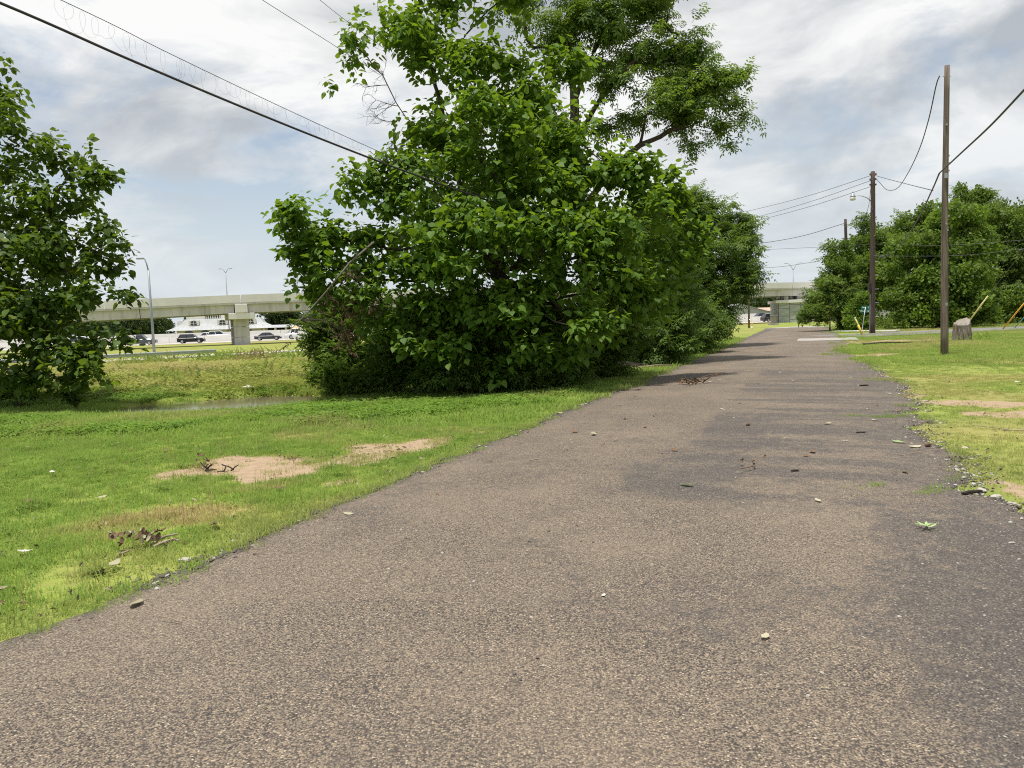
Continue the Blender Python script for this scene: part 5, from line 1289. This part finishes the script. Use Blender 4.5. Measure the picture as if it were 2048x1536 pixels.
MB().box((-0.27, -0.1, h2 * 0.29), (0.16, 0.2, 0.62)).build('meter_box', M['cable'], U2, bevel=0.02)
MB().tube([(-0.21, -0.06, 0.1), (-0.19, -0.06, h2 * 0.25)], 0.025, 6).build('conduit', M['steel'], U2)
for k in range(5): MB().tube([(0.12, -0.1, 1.2 + 0.95 * k), (0.36, -0.14, 1.2 + 0.95 * k)], 0.014, 5).build('climbing_step', M['steel'], U2)
ins = MB().lathe([(0.03, 0), (0.07, 0.02), (0.05, 0.06), (0.07, 0.10), (0.03, 0.13)], n=8).mesh('insulator', M['ceramic'])
for dz in (0.25, 0.6, 0.95):
    for sg in (-1, 1): link('insulator', ins, U2, (sg * 0.19, -0.03, h2 - dz))
U3, p3, h3 = utility_pole(1697, 650, 438, 'farthest utility pole, wrapped in green vine below its top', M['pole_dark'], 0.17, Yd=67, lean=(-0.25, 0), bolts=3)
rng = np.random.default_rng(91); n_ = 420
zv = rng.uniform(0.1, h3 * 0.80, n_); av = rng.uniform(0, 6.28, n_); rv = rng.uniform(0.15, 0.75, n_) * (1.15 - 0.6 * zv / h3)
VP = np.stack([rv * np.cos(av) - 0.25 * zv / h3, rv * np.sin(av), zv], -1)
vine = tag(empty('climbing_vine', p3), 'dense green vine climbing the farthest utility pole', 'vine')
tag(scatter('foliage', VP, np.stack([rng.uniform(-.5, .5, n_), rng.uniform(-0.7, 0.5, n_), av], -1), rng.uniform(0.4, 0.75, n_), rng.integers(0, 6, n_), TPL['oak'] + TPL['oak_bright'], vine), kind='stuff')
MB().tube([(0.2, -0.15, 0), (-0.2, -0.2, 1.6), (0.12, -0.22, 3.2), (-0.25, -0.15, h3 * 0.75)], [0.05, 0.045, 0.03, 0.015], 6).build('stem', M['bark'], vine, smooth=True)

# street lamp bracketed to the second pole
q0 = at(1744, 404, p2[1]); q1 = at(1724, 392, p2[1] - 0.2); q2 = at(1709, 391, p2[1] - 0.3)
sl_ = tag(empty('street_lamp', q0), 'small bell shaped street lamp on a curved arm, bracketed to the dark pole', 'street lamp')
MB().tube([(0, 0, 0), tuple((q1 - q0) * 0.5 + np.array([0, 0, 0.08])), tuple(q1 - q0), tuple(q2 - q0)], [0.03, 0.028, 0.026, 0.026], 8).build('arm', M['steel'], sl_, smooth=True)
c = q2 - q0 + np.array([-0.12, 0, 0])
MB().lathe([(0.06, 0.16), (0.10, 0.14), (0.13, 0.02), (0.20, -0.06), (0.19, -0.10)][::-1], tuple(c), 14).build('lamp_housing', M['steel'], sl_, smooth=True)
MB().lathe([(0.185, -0.10), (0.19, -0.26), (0.15, -0.32), (0.03, -0.33)][::-1], tuple(c), 14).build('lamp_lens', M['lamp_glass'], sl_, smooth=True)
MB().box(tuple(c + np.array([0, 0, 0.20])), (0.09, 0.09, 0.10)).build('photocell', M['steel'], sl_)

def catmull(pts, n=8):
    P = [np.array(p, float) for p in pts]; P = [2 * P[0] - P[1]] + P + [2 * P[-1] - P[-2]]; out = []
    for i_ in range(1, len(P) - 2):
        for k in range(n):
            t = k / n; a, b_, c_, d = P[i_ - 1:i_ + 3]
            out.append(0.5 * (2 * b_ + (c_ - a) * t + (2 * a - 5 * b_ + 4 * c_ - d) * t * t + (3 * b_ - a - 3 * c_ + d) * t ** 3))
    return out + [P[-2]]
def wire(label, pts, r, mat='wire', name='overhead_wire', cat='wire', n=8):
    o = MB().tube(catmull(pts, n), r, 5).build(name, M[mat], smooth=True)
    return tag(o, label, cat)
def lerp3(a, b, f): return a + (b - a) * f
# heavy cable and its strand running into the catalpa
ca, cb2 = at(0, 6, 9.6), at(1010, 412, 18.4)
sag = lambda f: np.array([0, 0, -0.35 * 4 * f * (1 - f) * 0.35])
def cabpt(f): return lerp3(ca, cb2, f) + (sag(f) if 0 <= f <= 1 else 0)
wire('thick black cable slanting down from the sky into the catalpa', [lerp3(ca, cb2, -0.6), lerp3(ca, cb2, -0.25)] + [cabpt(f) for f in np.linspace(0, 1, 8)] + [at(1100, 440, 19.6)], 0.019, 'cable', 'overhead_cable', 'cable')
sa, sb = at(122, 0, 10.5), at(1012, 410, 18.4)
def strpt(f): return lerp3(sa, sb, f) + np.array([0, 0, -0.10 * 4 * f * (1 - f)])
wire('thin strand just above the thick black cable', [lerp3(sa, sb, -0.5)] + [strpt(f) for f in np.linspace(0, 1, 8)] + [at(1100, 442, 19.6)], 0.0055, 'wire')
mb = MB()
rng = np.random.default_rng(3)
pts = []
turns = 52
ph = 0.0; amp_ = 1.0; sh_ = 0.0
for k in range(turns * 12):
    f2 = k / (turns * 12)
    if k % 12 == 0:
        amp_ = rng.uniform(0.45, 1.0); sh_ = rng.uniform(-0.14, 0.14); dph = rng.uniform(0.6, 1.5)
    top_, bot_ = strpt(f2), cabpt(min(1, max(0, (strpt(f2)[0] - ca[0]) / (cb2[0] - ca[0]))))
    gap_ = max(0.05, (top_[2] - bot_[2]) / 2); ph += 2 * pi / 12 * dph
    # loops cling to the strand and hang down from it by different lengths
    pts.append(top_ + np.array([0.05 * cos(ph) + sh_ * 0.3, 0.07 * cos(ph) + sh_, -gap_ * amp_ * (1 - sin(ph))]))
tag(MB().tube(pts, 0.0012, 3, cap=False).build('lashing_coil', M['wire']), 'slack coil of lashing wire between the strand and the black cable', 'wire')
wire('thin wire reaching the catalpa top, left of its shorter neighbour', [at(380, -95, 13), at(525, 0, 15), at(675, 95, 18.4), at(760, 150, 19.6)], 0.006)
wire('short thin wire at the very top of the catalpa', [at(560, -70, 14), at(640, 0, 16), at(700, 47, 18.4), at(780, 105, 20)], 0.0055)
# around the poles
y1, y2, y3 = p1[1], p2[1], p3[1]
wire('thick dark cable from the tallest pole up out of the picture', [at(1879, 346, y1 - 0.15), at(1920, 308, 22), at(1980, 252, 18.5), at(2048, 180, 15.4), at(2160, 60, 12)], 0.024, 'cable', 'overhead_cable', 'cable')
wire('black cable sagging from the tallest pole to the lamp pole', [at(1879, 346, y1 - 0.15), at(1862, 385, 29), at(1835, 440, 35), at(1800, 492, 42), at(1772, 512, 48), at(1746, 511, y2 - 0.3)], 0.026, 'cable', 'overhead_cable', 'cable')
wire('twisted wire drooping from the top of the tallest pole to the lamp pole', [at(1879, 152, y1 - 0.1), at(1872, 172, y1 + 0.5), at(1857, 240, 28), at(1838, 300, 32), at(1815, 348, 38), at(1795, 376, 44), at(1775, 380, 48), at(1760, 366, 51), at(1747, 352, y2 - 0.2)], 0.020, 'wire')
wire('short wire from the lamp pole top to the thick black cable', [at(1748, 350, y2 - 0.1), at(1768, 356, 49), at(1810, 367, 42), at(1866, 381, 30)], 0.018, 'wire')
for k, (va, vb) in enumerate(((351, 420), (361, 436), (373, 443))):
    wire(['topmost', 'middle', 'lowest'][k] + ' of three thin wires running left from the lamp pole top', [at(1742, va, y2 - 0.05), at(1620, (va + vb) / 2 + 5, 60), at(1505, vb, 72), at(1400, vb + 22, 84)], 0.016)
wire('slack wire from the lamp pole down to the vine covered pole', [at(1742, 372, y2), at(1735, 420, 57), at(1715, 455, 62), at(1697, 448, y3 - 0.2)], 0.016)
wire('wire running left from the top of the vine covered pole', [at(1691, 446, y3 - 0.1), at(1600, 473, 72), at(1505, 489, 78), at(1420, 500, 84)], 0.024)
wire('nearly level wire passing behind the lamp pole into the trees', [at(1420, 503, 84), at(1510, 500, 76), at(1665, 493, 64), at(1760, 488, 58), at(1880, 491, 53), at(2048, 480, 50), at(2200, 465, 48)], 0.012)
wire('lower level wire crossing in front of the bright green tree', [at(1746, 512, y2), at(1880, 512, 52), at(1960, 508, 51), at(2048, 497, 50), at(2200, 478, 48)], 0.012)
wire('faint wire over the overpass from the roadside row', [at(1420, 533, 100), at(1540, 535, 96), at(1640, 522, 90), at(1690, 515, 84)], 0.022)
# guys with plastic guards
def guy(label, u0, v0, Y0, u1, v1, Y1, mat, r, ext, glabel):
    a, b = at(u0, v0, Y0), at(u1, v1, Y1)
    root = tag(empty('guy_wire', a), label, 'guy wire')
    MB().tube([(0, 0, -0.05), tuple(b - a)], r, 8).build('guard', M[mat], root, smooth=True)
    MB().tube([tuple(b - a), tuple((b - a) * ext)], 0.012, 5).build('strand', M['wire'], root)
    MB().tube([(0, 0, -0.12), tuple((b - a) * 0.03)], r * 0.6, 6).build('anchor_rod', M['steel'], root)
guy('guy wire with a faded yellow guard rising from behind the stump', 1931, 650, 40.5, 1976, 592, 39, 'pale_yellow', 0.035, 3.4, '')
a = tg(2003, 660)
guy('guy wire with an orange guard at the picture edge', 2003, 660, a[1], 2052, 602, a[1] - 2, 'orange', 0.045, 3.0, '')
a = tg(2027, 657)
guy('guy wire with a short green guard beside the orange one', 2027, 657, a[1], 2056, 626, a[1] - 1, 'green_plastic', 0.03, 3.0, '')

# ------------------------------------------------------------------ stump, sign, markers
sp_ = tg(1925, 681)
st_ = tag(empty('tree_stump', sp_, 0.3), 'weathered sawn tree stump in the verge beside the side road', 'stump')
mb = MB(); rings = []; rng = np.random.default_rng(12); N = 22; lob_ = rng.uniform(0.9, 1.1, N)
for z_, k in ((-0.1, 1.16), (0.15, 1.05), (0.45, 0.98), (0.75, 0.95), (1.0, 0.9)):
    ring = []
    for j in range(N):
        a = 2 * pi * j / N; r_ = 0.38 * k * lob_[j] * (1 + 0.07 * sin(3 * a + 1) + 0.03 * rng.uniform(-1, 1)); zz_ = z_
        if z_ == 1.0: zz_ = 0.90 + 0.22 * cos(a - 0.6) * r_ / 0.38 + rng.uniform(-0.03, 0.03)
        ring.append((r_ * cos(a), r_ * sin(a), zz_))
    rings.append(ring)
MB().loft(rings, cap=False).build('trunk', M['stump'], st_, smooth=False)
top_ring = rings[-1]
MB().add([(0.0, 0.0, 0.93)] + [(x_ * 0.5, y_ * 0.5, 0.92 + (z_ - 0.9) * 0.55) for x_, y_, z_ in top_ring] + [(x_ * 0.985, y_ * 0.985, z_ - 0.004) for x_, y_, z_ in top_ring],
         [(0, 1 + j, 1 + (j + 1) % N) for j in range(N)] + [(1 + j, 1 + N + j, 1 + N + (j + 1) % N, 1 + (j + 1) % N) for j in range(N)]).build('sawn_top', M['stump_top'], st_)
for j in range(0, N, 2):
    x_, y_, z_ = top_ring[j]
    MB().tube([(x_ * 1.12, y_ * 1.12, 0.0), (x_ * 1.06, y_ * 1.06, 0.45), (x_ * 1.0, y_ * 1.0, z_ - 0.05)], [0.05, 0.035, 0.012], 5).build('bark_ridge', M['stump'], st_, smooth=True)
P = np.stack([sp_[0] + np.random.default_rng(2).normal(0.5, 0.5, 60), sp_[1] - 0.5 + np.random.default_rng(3).normal(0, 0.22, 60), np.random.default_rng(4).uniform(0.0, 0.18, 60)], -1)
r = np.random.default_rng(6)
tag(scatter('stump_weeds', P, np.stack([r.uniform(-.5, .5, 60), -r.uniform(0.3, 1.2, 60), r.uniform(0, 6.28, 60)], -1), r.uniform(0.3, 0.6, 60), r.integers(0, 3, 60), TPL['weed']), 'low green weeds around the foot of the stump', 'weeds', kind='stuff')

# leaning street sign with two green blades (lettering too blurred to read in the photograph: short white strokes)
sb_ = at(1723, 657, 60); sb_ = np.array([sb_[0], sb_[1], T(sb_[0], sb_[1])]); stp = at(1731, 614, 60)
sg_ = tag(empty('street_sign', sb_), 'leaning street sign with two green name blades, left of the lamp pole', 'street sign')
d = stp - sb_
MB().tube([(0, 0, -0.1), tuple(d)], 0.035, 8).build('post', M['steel'], sg_, smooth=True)
def blade(cz, rz, wdt, strokes):
    c = d * cz
    bl = MB().box(tuple(c), (wdt, 0.02, 0.23), rz, 0, radians(2)).build('name_blade', M['sign_green'], sg_, bevel=0.004)
    Mr = Matrix.Rotation(rz, 3, 'Z') @ Matrix.Rotation(radians(2), 3, 'Y'); mbx = MB()
    for x_, z_, w_, h_ in strokes:
        q = Vector(tuple(c)) + Mr @ Vector((x_, -0.013, z_)); mbx.box(q, (w_, 0.006, h_), rz, 0, radians(2))
    mbx.build('lettering', M['white_paint'], bl)
blade(0.985, radians(9), 0.72, [(-0.24, 0, 0.025, 0.11), (-0.19, -0.01, 0.05, 0.08), (-0.12, -0.01, 0.05, 0.08), (-0.05, -0.01, 0.025, 0.09), (0.0, -0.01, 0.05, 0.08), (0.25, 0.03, 0.08, 0.04), (0.25, -0.04, 0.08, 0.03)])
blade(0.84, radians(-6), 0.78, [(-0.30, 0, 0.028, 0.13), (-0.26, 0.02, 0.03, 0.09), (-0.20, 0, 0.028, 0.13), (-0.13, -0.02, 0.06, 0.09), (-0.05, -0.02, 0.025, 0.09), (0.01, -0.02, 0.06, 0.09), (0.24, 0.03, 0.05, 0.05), (0.24, -0.04, 0.09, 0.04)])
yb = tg(1726, 671); yt = at(1710, 636, yb[1])
ym = tag(empty('marker_post', yb), 'leaning yellow marker post with a pale top at the junction', 'marker post')
d = yt - yb
MB().tube([(0, 0, -0.08), tuple(d * 0.62)], 0.065, 10).build('yellow_sleeve', M['yellow'], ym, smooth=True)
MB().tube([tuple(d * 0.62), tuple(d * 0.66), tuple(d)], [0.05, 0.045, 0.045], 10).build('pale_tube', M['pale_yellow'], ym, smooth=True)
MB().tube([tuple(d * 0.96), tuple(d * 1.02)], [0.055, 0.045], 10).build('cap', M['white_paint'], ym, smooth=True)
mp = tg(1504, 659)
m2 = tag(empty('marker_post', mp), 'small yellow and white marker post on the grass below the overpass', 'marker post')
MB().tube([(0, 0, -0.05), (0.0, 0, 0.35)], 0.07, 8).build('white_base', M['white_paint'], m2, smooth=True)
MB().tube([(0, 0, 0.35), (0.02, 0, 0.75)], 0.05, 8).build('yellow_tube', M['orange'], m2, smooth=True)
MB().tube([(0.02, 0, 0.75), (-0.08, 0, 1.1)], [0.02, 0.015], 6).build('tip', M['yellow'], m2, smooth=True)
cbx = at(1547, 648, 118)
bx = tag(empty('utility_cabinet', (cbx[0], cbx[1], T(cbx[0], cbx[1])), 0.2), 'brown utility cabinet on a concrete base before the dark SUV', 'cabinet')
MB().box((0, 0, 0.10), (1.3, 1.0, 0.24)).build('plinth', M['pad'], bx, bevel=0.02)
MB().box((0, 0, 0.78), (0.75, 0.6, 1.12)).build('body', M['brass_box'], bx, bevel=0.02)
MB().box((0, 0, 1.37), (0.82, 0.68, 0.06)).build('lid', M['steel'], bx, bevel=0.01)
MB().box((0, -0.315, 0.78), (0.62, 0.03, 0.95)).build('door', M['brass_box'], bx, bevel=0.005)

# ------------------------------------------------------------------ things lying about
def bent_leaf(seed, L, W, curl=0.15):
    r = np.random.default_rng(seed); V = []; Fc = []; n = 5
    for k in range(n + 1):
        f = k / n; w_ = W * sin(pi * min(0.97, f * 0.92 + 0.05)) ** 0.8 * r.uniform(0.85, 1.1); zc = 0.012 + curl * L * (f - 0.45) ** 2 + r.uniform(0, 0.004)
        V += [(L * (f - 0.5), -w_ / 2, zc + curl * W * r.uniform(0.1, 0.5)), (L * (f - 0.5), 0, zc), (L * (f - 0.5), w_ / 2, zc + curl * W * r.uniform(0.1, 0.5))]
    for k in range(n):
        for j in (0, 1):
            a = k * 3 + j; Fc.append((a, a + 1, a + 4, a + 3))
    return np.array(V), np.array(Fc)
LM = {}
for mk_ in ('litter_leaf', 'green_leaf', 'brown_leaf', 'litter_paper'):
    LM[mk_] = [npmesh('fallen_leaf', *bent_leaf(k + len(mk_), 0.13, 0.065, 0.22), M[mk_], True) for k in range(3)]
rng = np.random.default_rng(14)
def leaf_at(u, v, mk_, size, label, group=None, road_=True, name='fallen_leaf', cat='leaf'):
    p = tr(u, v) if road_ else tg(u, v) + np.array([0, 0, 0.035])
    o = link(name, LM[mk_][rng.integers(0, 3)], None, p + np.array([0, 0, 0.0]))
    o.rotation_euler = (rng.normal(0, 0.1), rng.normal(0, 0.1), rng.uniform(0, 6.28)); o.scale = (size, size, size)
    return tag(o, label, cat, group)
leaf_at(1375, 977, 'green_leaf', 1.15, 'pale green leaf lying flat in the middle of the road')
leaf_at(1636, 1007, 'litter_leaf', 0.7, 'small cream leaf on the dark patched lane, right of the pale green leaf')
leaf_at(273, 1210, 'litter_leaf', 1.0, 'cream leaf on the asphalt at the near lawn edge')
leaf_at(1187, 872, 'litter_leaf', 1.3, 'curled cream leaf near the lawn side of the road')
leaf_at(1530, 1283, 'litter_leaf', 0.6, 'small tan leaf alone on the near asphalt')
leaf_at(697, 1030, 'litter_leaf', 0.7, 'tan leaf on the asphalt beside the dry lawn patch')
leaf_at(1207, 1200, 'litter_paper', 0.35, 'tiny white chip alone in the near asphalt centre', cat='litter')
leaf_at(1797, 886, 'green_leaf', 1.2, 'pale green leaf near the ragged verge edge')
leaf_at(2037, 770, 'litter_paper', 1.6, 'white scrap of paper on the verge grass', road_=False, name='paper_scrap', cat='litter')
leaf_at(1890, 741, 'litter_paper', 2.0, 'pale scrap on the grass just below the tallest pole', road_=False, name='paper_scrap', cat='litter')
for u, v in ((1250, 840), (1308, 835), (1330, 812), (1240, 812), (1150, 866), (1270, 793), (1310, 768), (1420, 766), (1440, 762), (1445, 822), (1500, 744), (1560, 747), (1586, 765), (1700, 757), (1718, 772), (1712, 780), (1755, 812), (1738, 820), (1780, 788), (1610, 858), (1655, 850), (1690, 884), (1612, 916), (1625, 908), (1570, 880), (1480, 810), (1750, 842), (1810, 946), (1290, 858), (1350, 905)):
    leaf_at(u, v, ('litter_leaf', 'litter_paper', 'litter_leaf', 'brown_leaf')[rng.integers(0, 4)], rng.uniform(0.5, 1.1), 'small scattered leaf scrap lying on the brown asphalt', 'leaf scraps scattered on the road')
for u, v in ((660, 876), (205, 1003), (430, 1060), (230, 1140), (1120, 832), (560, 985), (60, 1010), (1830, 902), (1905, 745), (1965, 790), (1990, 870), (1930, 905), (880, 1000), (330, 905)):
    leaf_at(u, v, ('litter_leaf', 'brown_leaf')[rng.integers(0, 2)], rng.uniform(0.6, 1.2), 'small leaf scrap caught in the short grass', 'leaf scraps caught in the grass', road_=False)
# a star of green leaflets on the dark lane
c = tr(1853, 1060)
fl = tag(empty('leaf_sprig', c), 'green star shaped leaf sprig on the dark asphalt near the verge', 'leaf')
for k in range(7):
    V, Fc = bent_leaf(70 + k, 0.08, 0.022, 0.3); o = link('leaflet', npmesh('leaflet', V + np.array([0.045, 0, 0.004 * k]), Fc, M['green_leaf'], True), fl); o.rotation_euler = (0, -0.15, 0.9 * k + 0.2)
def sticks(name, u, v, n, L, R, mat, label, cat, seed, road_=True, spread=0.15, up=0.2):
    r = np.random.default_rng(seed); p = tr(u, v) if road_ else tg(u, v)
    root = tag(empty(name, p), label, cat)
    for k in range(n):
        a = r.uniform(0, 6.28); l = L * r.uniform(0.5, 1.1); b = r.normal(0, spread, 2); e = r.uniform(0, up)
        pts = [np.array([b[0], b[1], R + 0.01]), np.array([b[0] + l * 0.5 * cos(a), b[1] + l * 0.5 * sin(a), R + 0.015 + e * l * 0.6]), np.array([b[0] + l * cos(a + r.normal(0, 0.3)), b[1] + l * sin(a + r.normal(0, 0.3)), R + 0.012 + e * l])]
        MB().tube(catmull(pts, 4), [R * (1 - 0.06 * j) for j in range(9)], 6).build('stick', M[mat], root, smooth=True)
    return root
def lump(root, n, rad, size, mat, seed, zoff=0.03):
    r = np.random.default_rng(seed)
    for k in range(n):
        V, Fc = bent_leaf(seed * 3 + k, size * r.uniform(0.6, 1.2), size * r.uniform(0.3, 0.6), 0.9)
        o = link('dead_leaf', npmesh('dead_leaf', V, Fc, M[mat], True), root, (r.normal(0, rad), r.normal(0, rad * 0.5), zoff + abs(r.normal(0, 0.03))))
        o.rotation_euler = (r.uniform(-0.9, 0.9), r.uniform(-0.9, 0.9), r.uniform(0, 6.28))
s_ = sticks('debris_clump', 1386, 770, 6, 0.55, 0.016, 'brown_leaf', 'brown clump of twigs and dead leaves on the road', 'debris', 21, spread=0.12, up=0.5); lump(s_, 12, 0.14, 0.16, 'brown_leaf', 22)
s_ = sticks('dead_twig', 1503, 935, 2, 0.30, 0.009, 'brown_leaf', 'red brown twig with curled leaf ends in the road', 'twig', 23, spread=0.04, up=0.12); lump(s_, 4, 0.10, 0.06, 'brown_leaf', 24, 0.02)
s_ = sticks('branch_pile', 283, 1096, 9, 0.20, 0.011, 'dry_stick', 'small heap of broken sticks and dead leaves on the near lawn', 'debris', 25, False, 0.10, 0.5); lump(s_, 18, 0.10, 0.09, 'brown_leaf', 26, 0.05); lump(s_, 8, 0.09, 0.07, 'litter_leaf', 27, 0.06)
s_ = sticks('dead_root', 415, 943, 6, 0.12, 0.010, 'dark_wood', 'upturned dead root at the edge of the bare soil patch', 'debris', 28, False, 0.04, 0.9); lump(s_, 6, 0.06, 0.08, 'brown_leaf', 29, 0.08)
sticks('dead_root', 455, 945, 4, 0.14, 0.009, 'dark_wood', 'smaller forked dead root right of the upturned one', 'debris', 30, False, 0.04, 0.8)
sticks('twig', 1043, 921, 1, 0.42, 0.007, 'dry_stick', 'thin twig lying on the lawn side of the road', 'twig', 31)
sticks('twig', 1232, 888, 2, 0.25, 0.006, 'dry_stick', 'pair of short twigs left of the road centre', 'twig', 32)
sticks('twig', 325, 1252, 1, 0.16, 0.004, 'dry_stick', 'little curved twig on the near asphalt below the lawn', 'twig', 33)
sticks('twig', 1735, 920, 1, 0.5, 0.005, 'dry_stick', 'long straw coloured twig across the dark lane', 'twig', 34)
sticks('twig', 2000, 865, 2, 0.55, 0.008, 'dry_stick', 'twigs lying on the thin verge grass', 'twig', 35, False)
sticks('twig', 1130, 905, 2, 0.35, 0.005, 'dry_stick', 'pale crossed twigs by the lawn edge, left of the curled cream leaf', 'twig', 36)
def chunk(name, u, v, dims, mat, label, cat, seed, rz, road_=True, parts='piece'):
    r = np.random.default_rng(seed); p = tr(u, v) if road_ else tg(u, v)
    rings = []
    for f in np.linspace(-0.5, 0.5, 6):
        k = (1 - (2 * abs(f)) ** 3 * 0.5); rings.append([(f * dims[0], dims[1] / 2 * k * cos(a) * r.uniform(0.75, 1.15), dims[2] / 2 * (1 + k * sin(a) * r.uniform(0.75, 1.15))) for a in np.linspace(0, 2 * pi, 8)[:-1]])
    o = MB().loft(rings).build(name, M[mat], None, p); o.rotation_euler = (0, 0, rz)
    return tag(o, label, cat)
chunk('bark_piece', 1944, 987, (0.22, 0.04, 0.035), 'dark_wood', 'black strip of bark at the ragged verge edge', 'bark', 41, 0.3)
chunk('bark_piece', 1590, 946, (0.08, 0.035, 0.02), 'dark_wood', 'small black bark bit right of the red brown twig', 'bark', 42, 0.1)
chunk('bark_piece', 1728, 772, (0.22, 0.045, 0.03), 'dark_wood', 'dark stick piece on the far right lane', 'bark', 43, 0.2)
chunk('bark_piece', 1722, 866, (0.14, 0.03, 0.018), 'dark_wood', 'thin dark bark strip by the scattered leaf scraps', 'bark', 44, 0.05)
chunk('bark_piece', 1496, 854, (0.06, 0.05, 0.04), 'brown_leaf', 'brown pebble sized bark bit in mid road', 'bark', 45, 0.0)
chunk('bark_piece', 1856, 893, (0.09, 0.06, 0.05), 'brown_leaf', 'reddish brown seed clump at the verge edge', 'debris', 46, 0.5)
chunk('stone', 370, 1124, (0.085, 0.06, 0.035), 'stone', 'pale flat stone on the near lawn edge', 'stone', 47, 0.2, False)
leaf_at(50, 1114, 'litter_paper', 0.8, 'white plastic scrap in the nearest lawn grass', road_=False, name='plastic_scrap', cat='litter')
leaf_at(105, 952, 'litter_paper', 0.9, 'pale scrap half sunk in the lawn, left of the bare soil', road_=False, name='plastic_scrap', cat='litter')
r = np.random.default_rng(51)
for k, (u, v) in enumerate(((1942, 975), (1955, 992), (1978, 1008), (1992, 1024), (2008, 1030), (2022, 1046), (2036, 1060), (1985, 1000), (2002, 1012), (1930, 948), (1918, 938), (1965, 985), (2030, 1030), (2015, 1018))):
    o = chunk('verge_stone', u + r.uniform(-6, 6), v + r.uniform(-4, 4), (r.uniform(0.04, 0.11), r.uniform(0.03, 0.08), r.uniform(0.02, 0.045)), 'stone', 'pale limestone fragment at the crumbling verge edge', 'stone', 60 + k, r.uniform(0, 3), False)
    o['group'] = 'limestone fragments along the verge edge'
# charred board against the hedgerow and the long pole lying on the soil
bp = tg(1262, 738)
cbd = tag(empty('charred_board', bp, 0.15), 'charred black board lying under the hedgerow beside the road', 'board')
MB().box((0, 0, 0.13), (0.85, 0.06, 0.22), 0, radians(-35), radians(10)).build('board', M['dark_wood'], cbd, bevel=0.01)
MB().tube([(0.2, -0.1, 0.05), (0.8, -0.18, 0.10), (1.35, -0.2, 0.08)], [0.03, 0.025, 0.012], 6).build('stick', M['dry_stick'], cbd, smooth=True)
a, b = tg(1725, 691), tg(1822, 687)
tag(MB().tube(catmull([a + np.array([0, 0, .05]), (a + b) / 2 + np.array([0, 0.2, 0.09]), b + np.array([0, 0, .05])], 5), [0.05 - 0.003 * k for k in range(11)], 7).build('fallen_branch', M['dark_wood'], smooth=True), 'long dark fallen branch on the bare soil by the junction', 'branch')
o = chunk('trash', 497, 789, (0.35, 0.2, 0.14), 'litter_paper', 'white scrap of trash at the far rim of the puddle', 'litter', 52, 0.2, False)
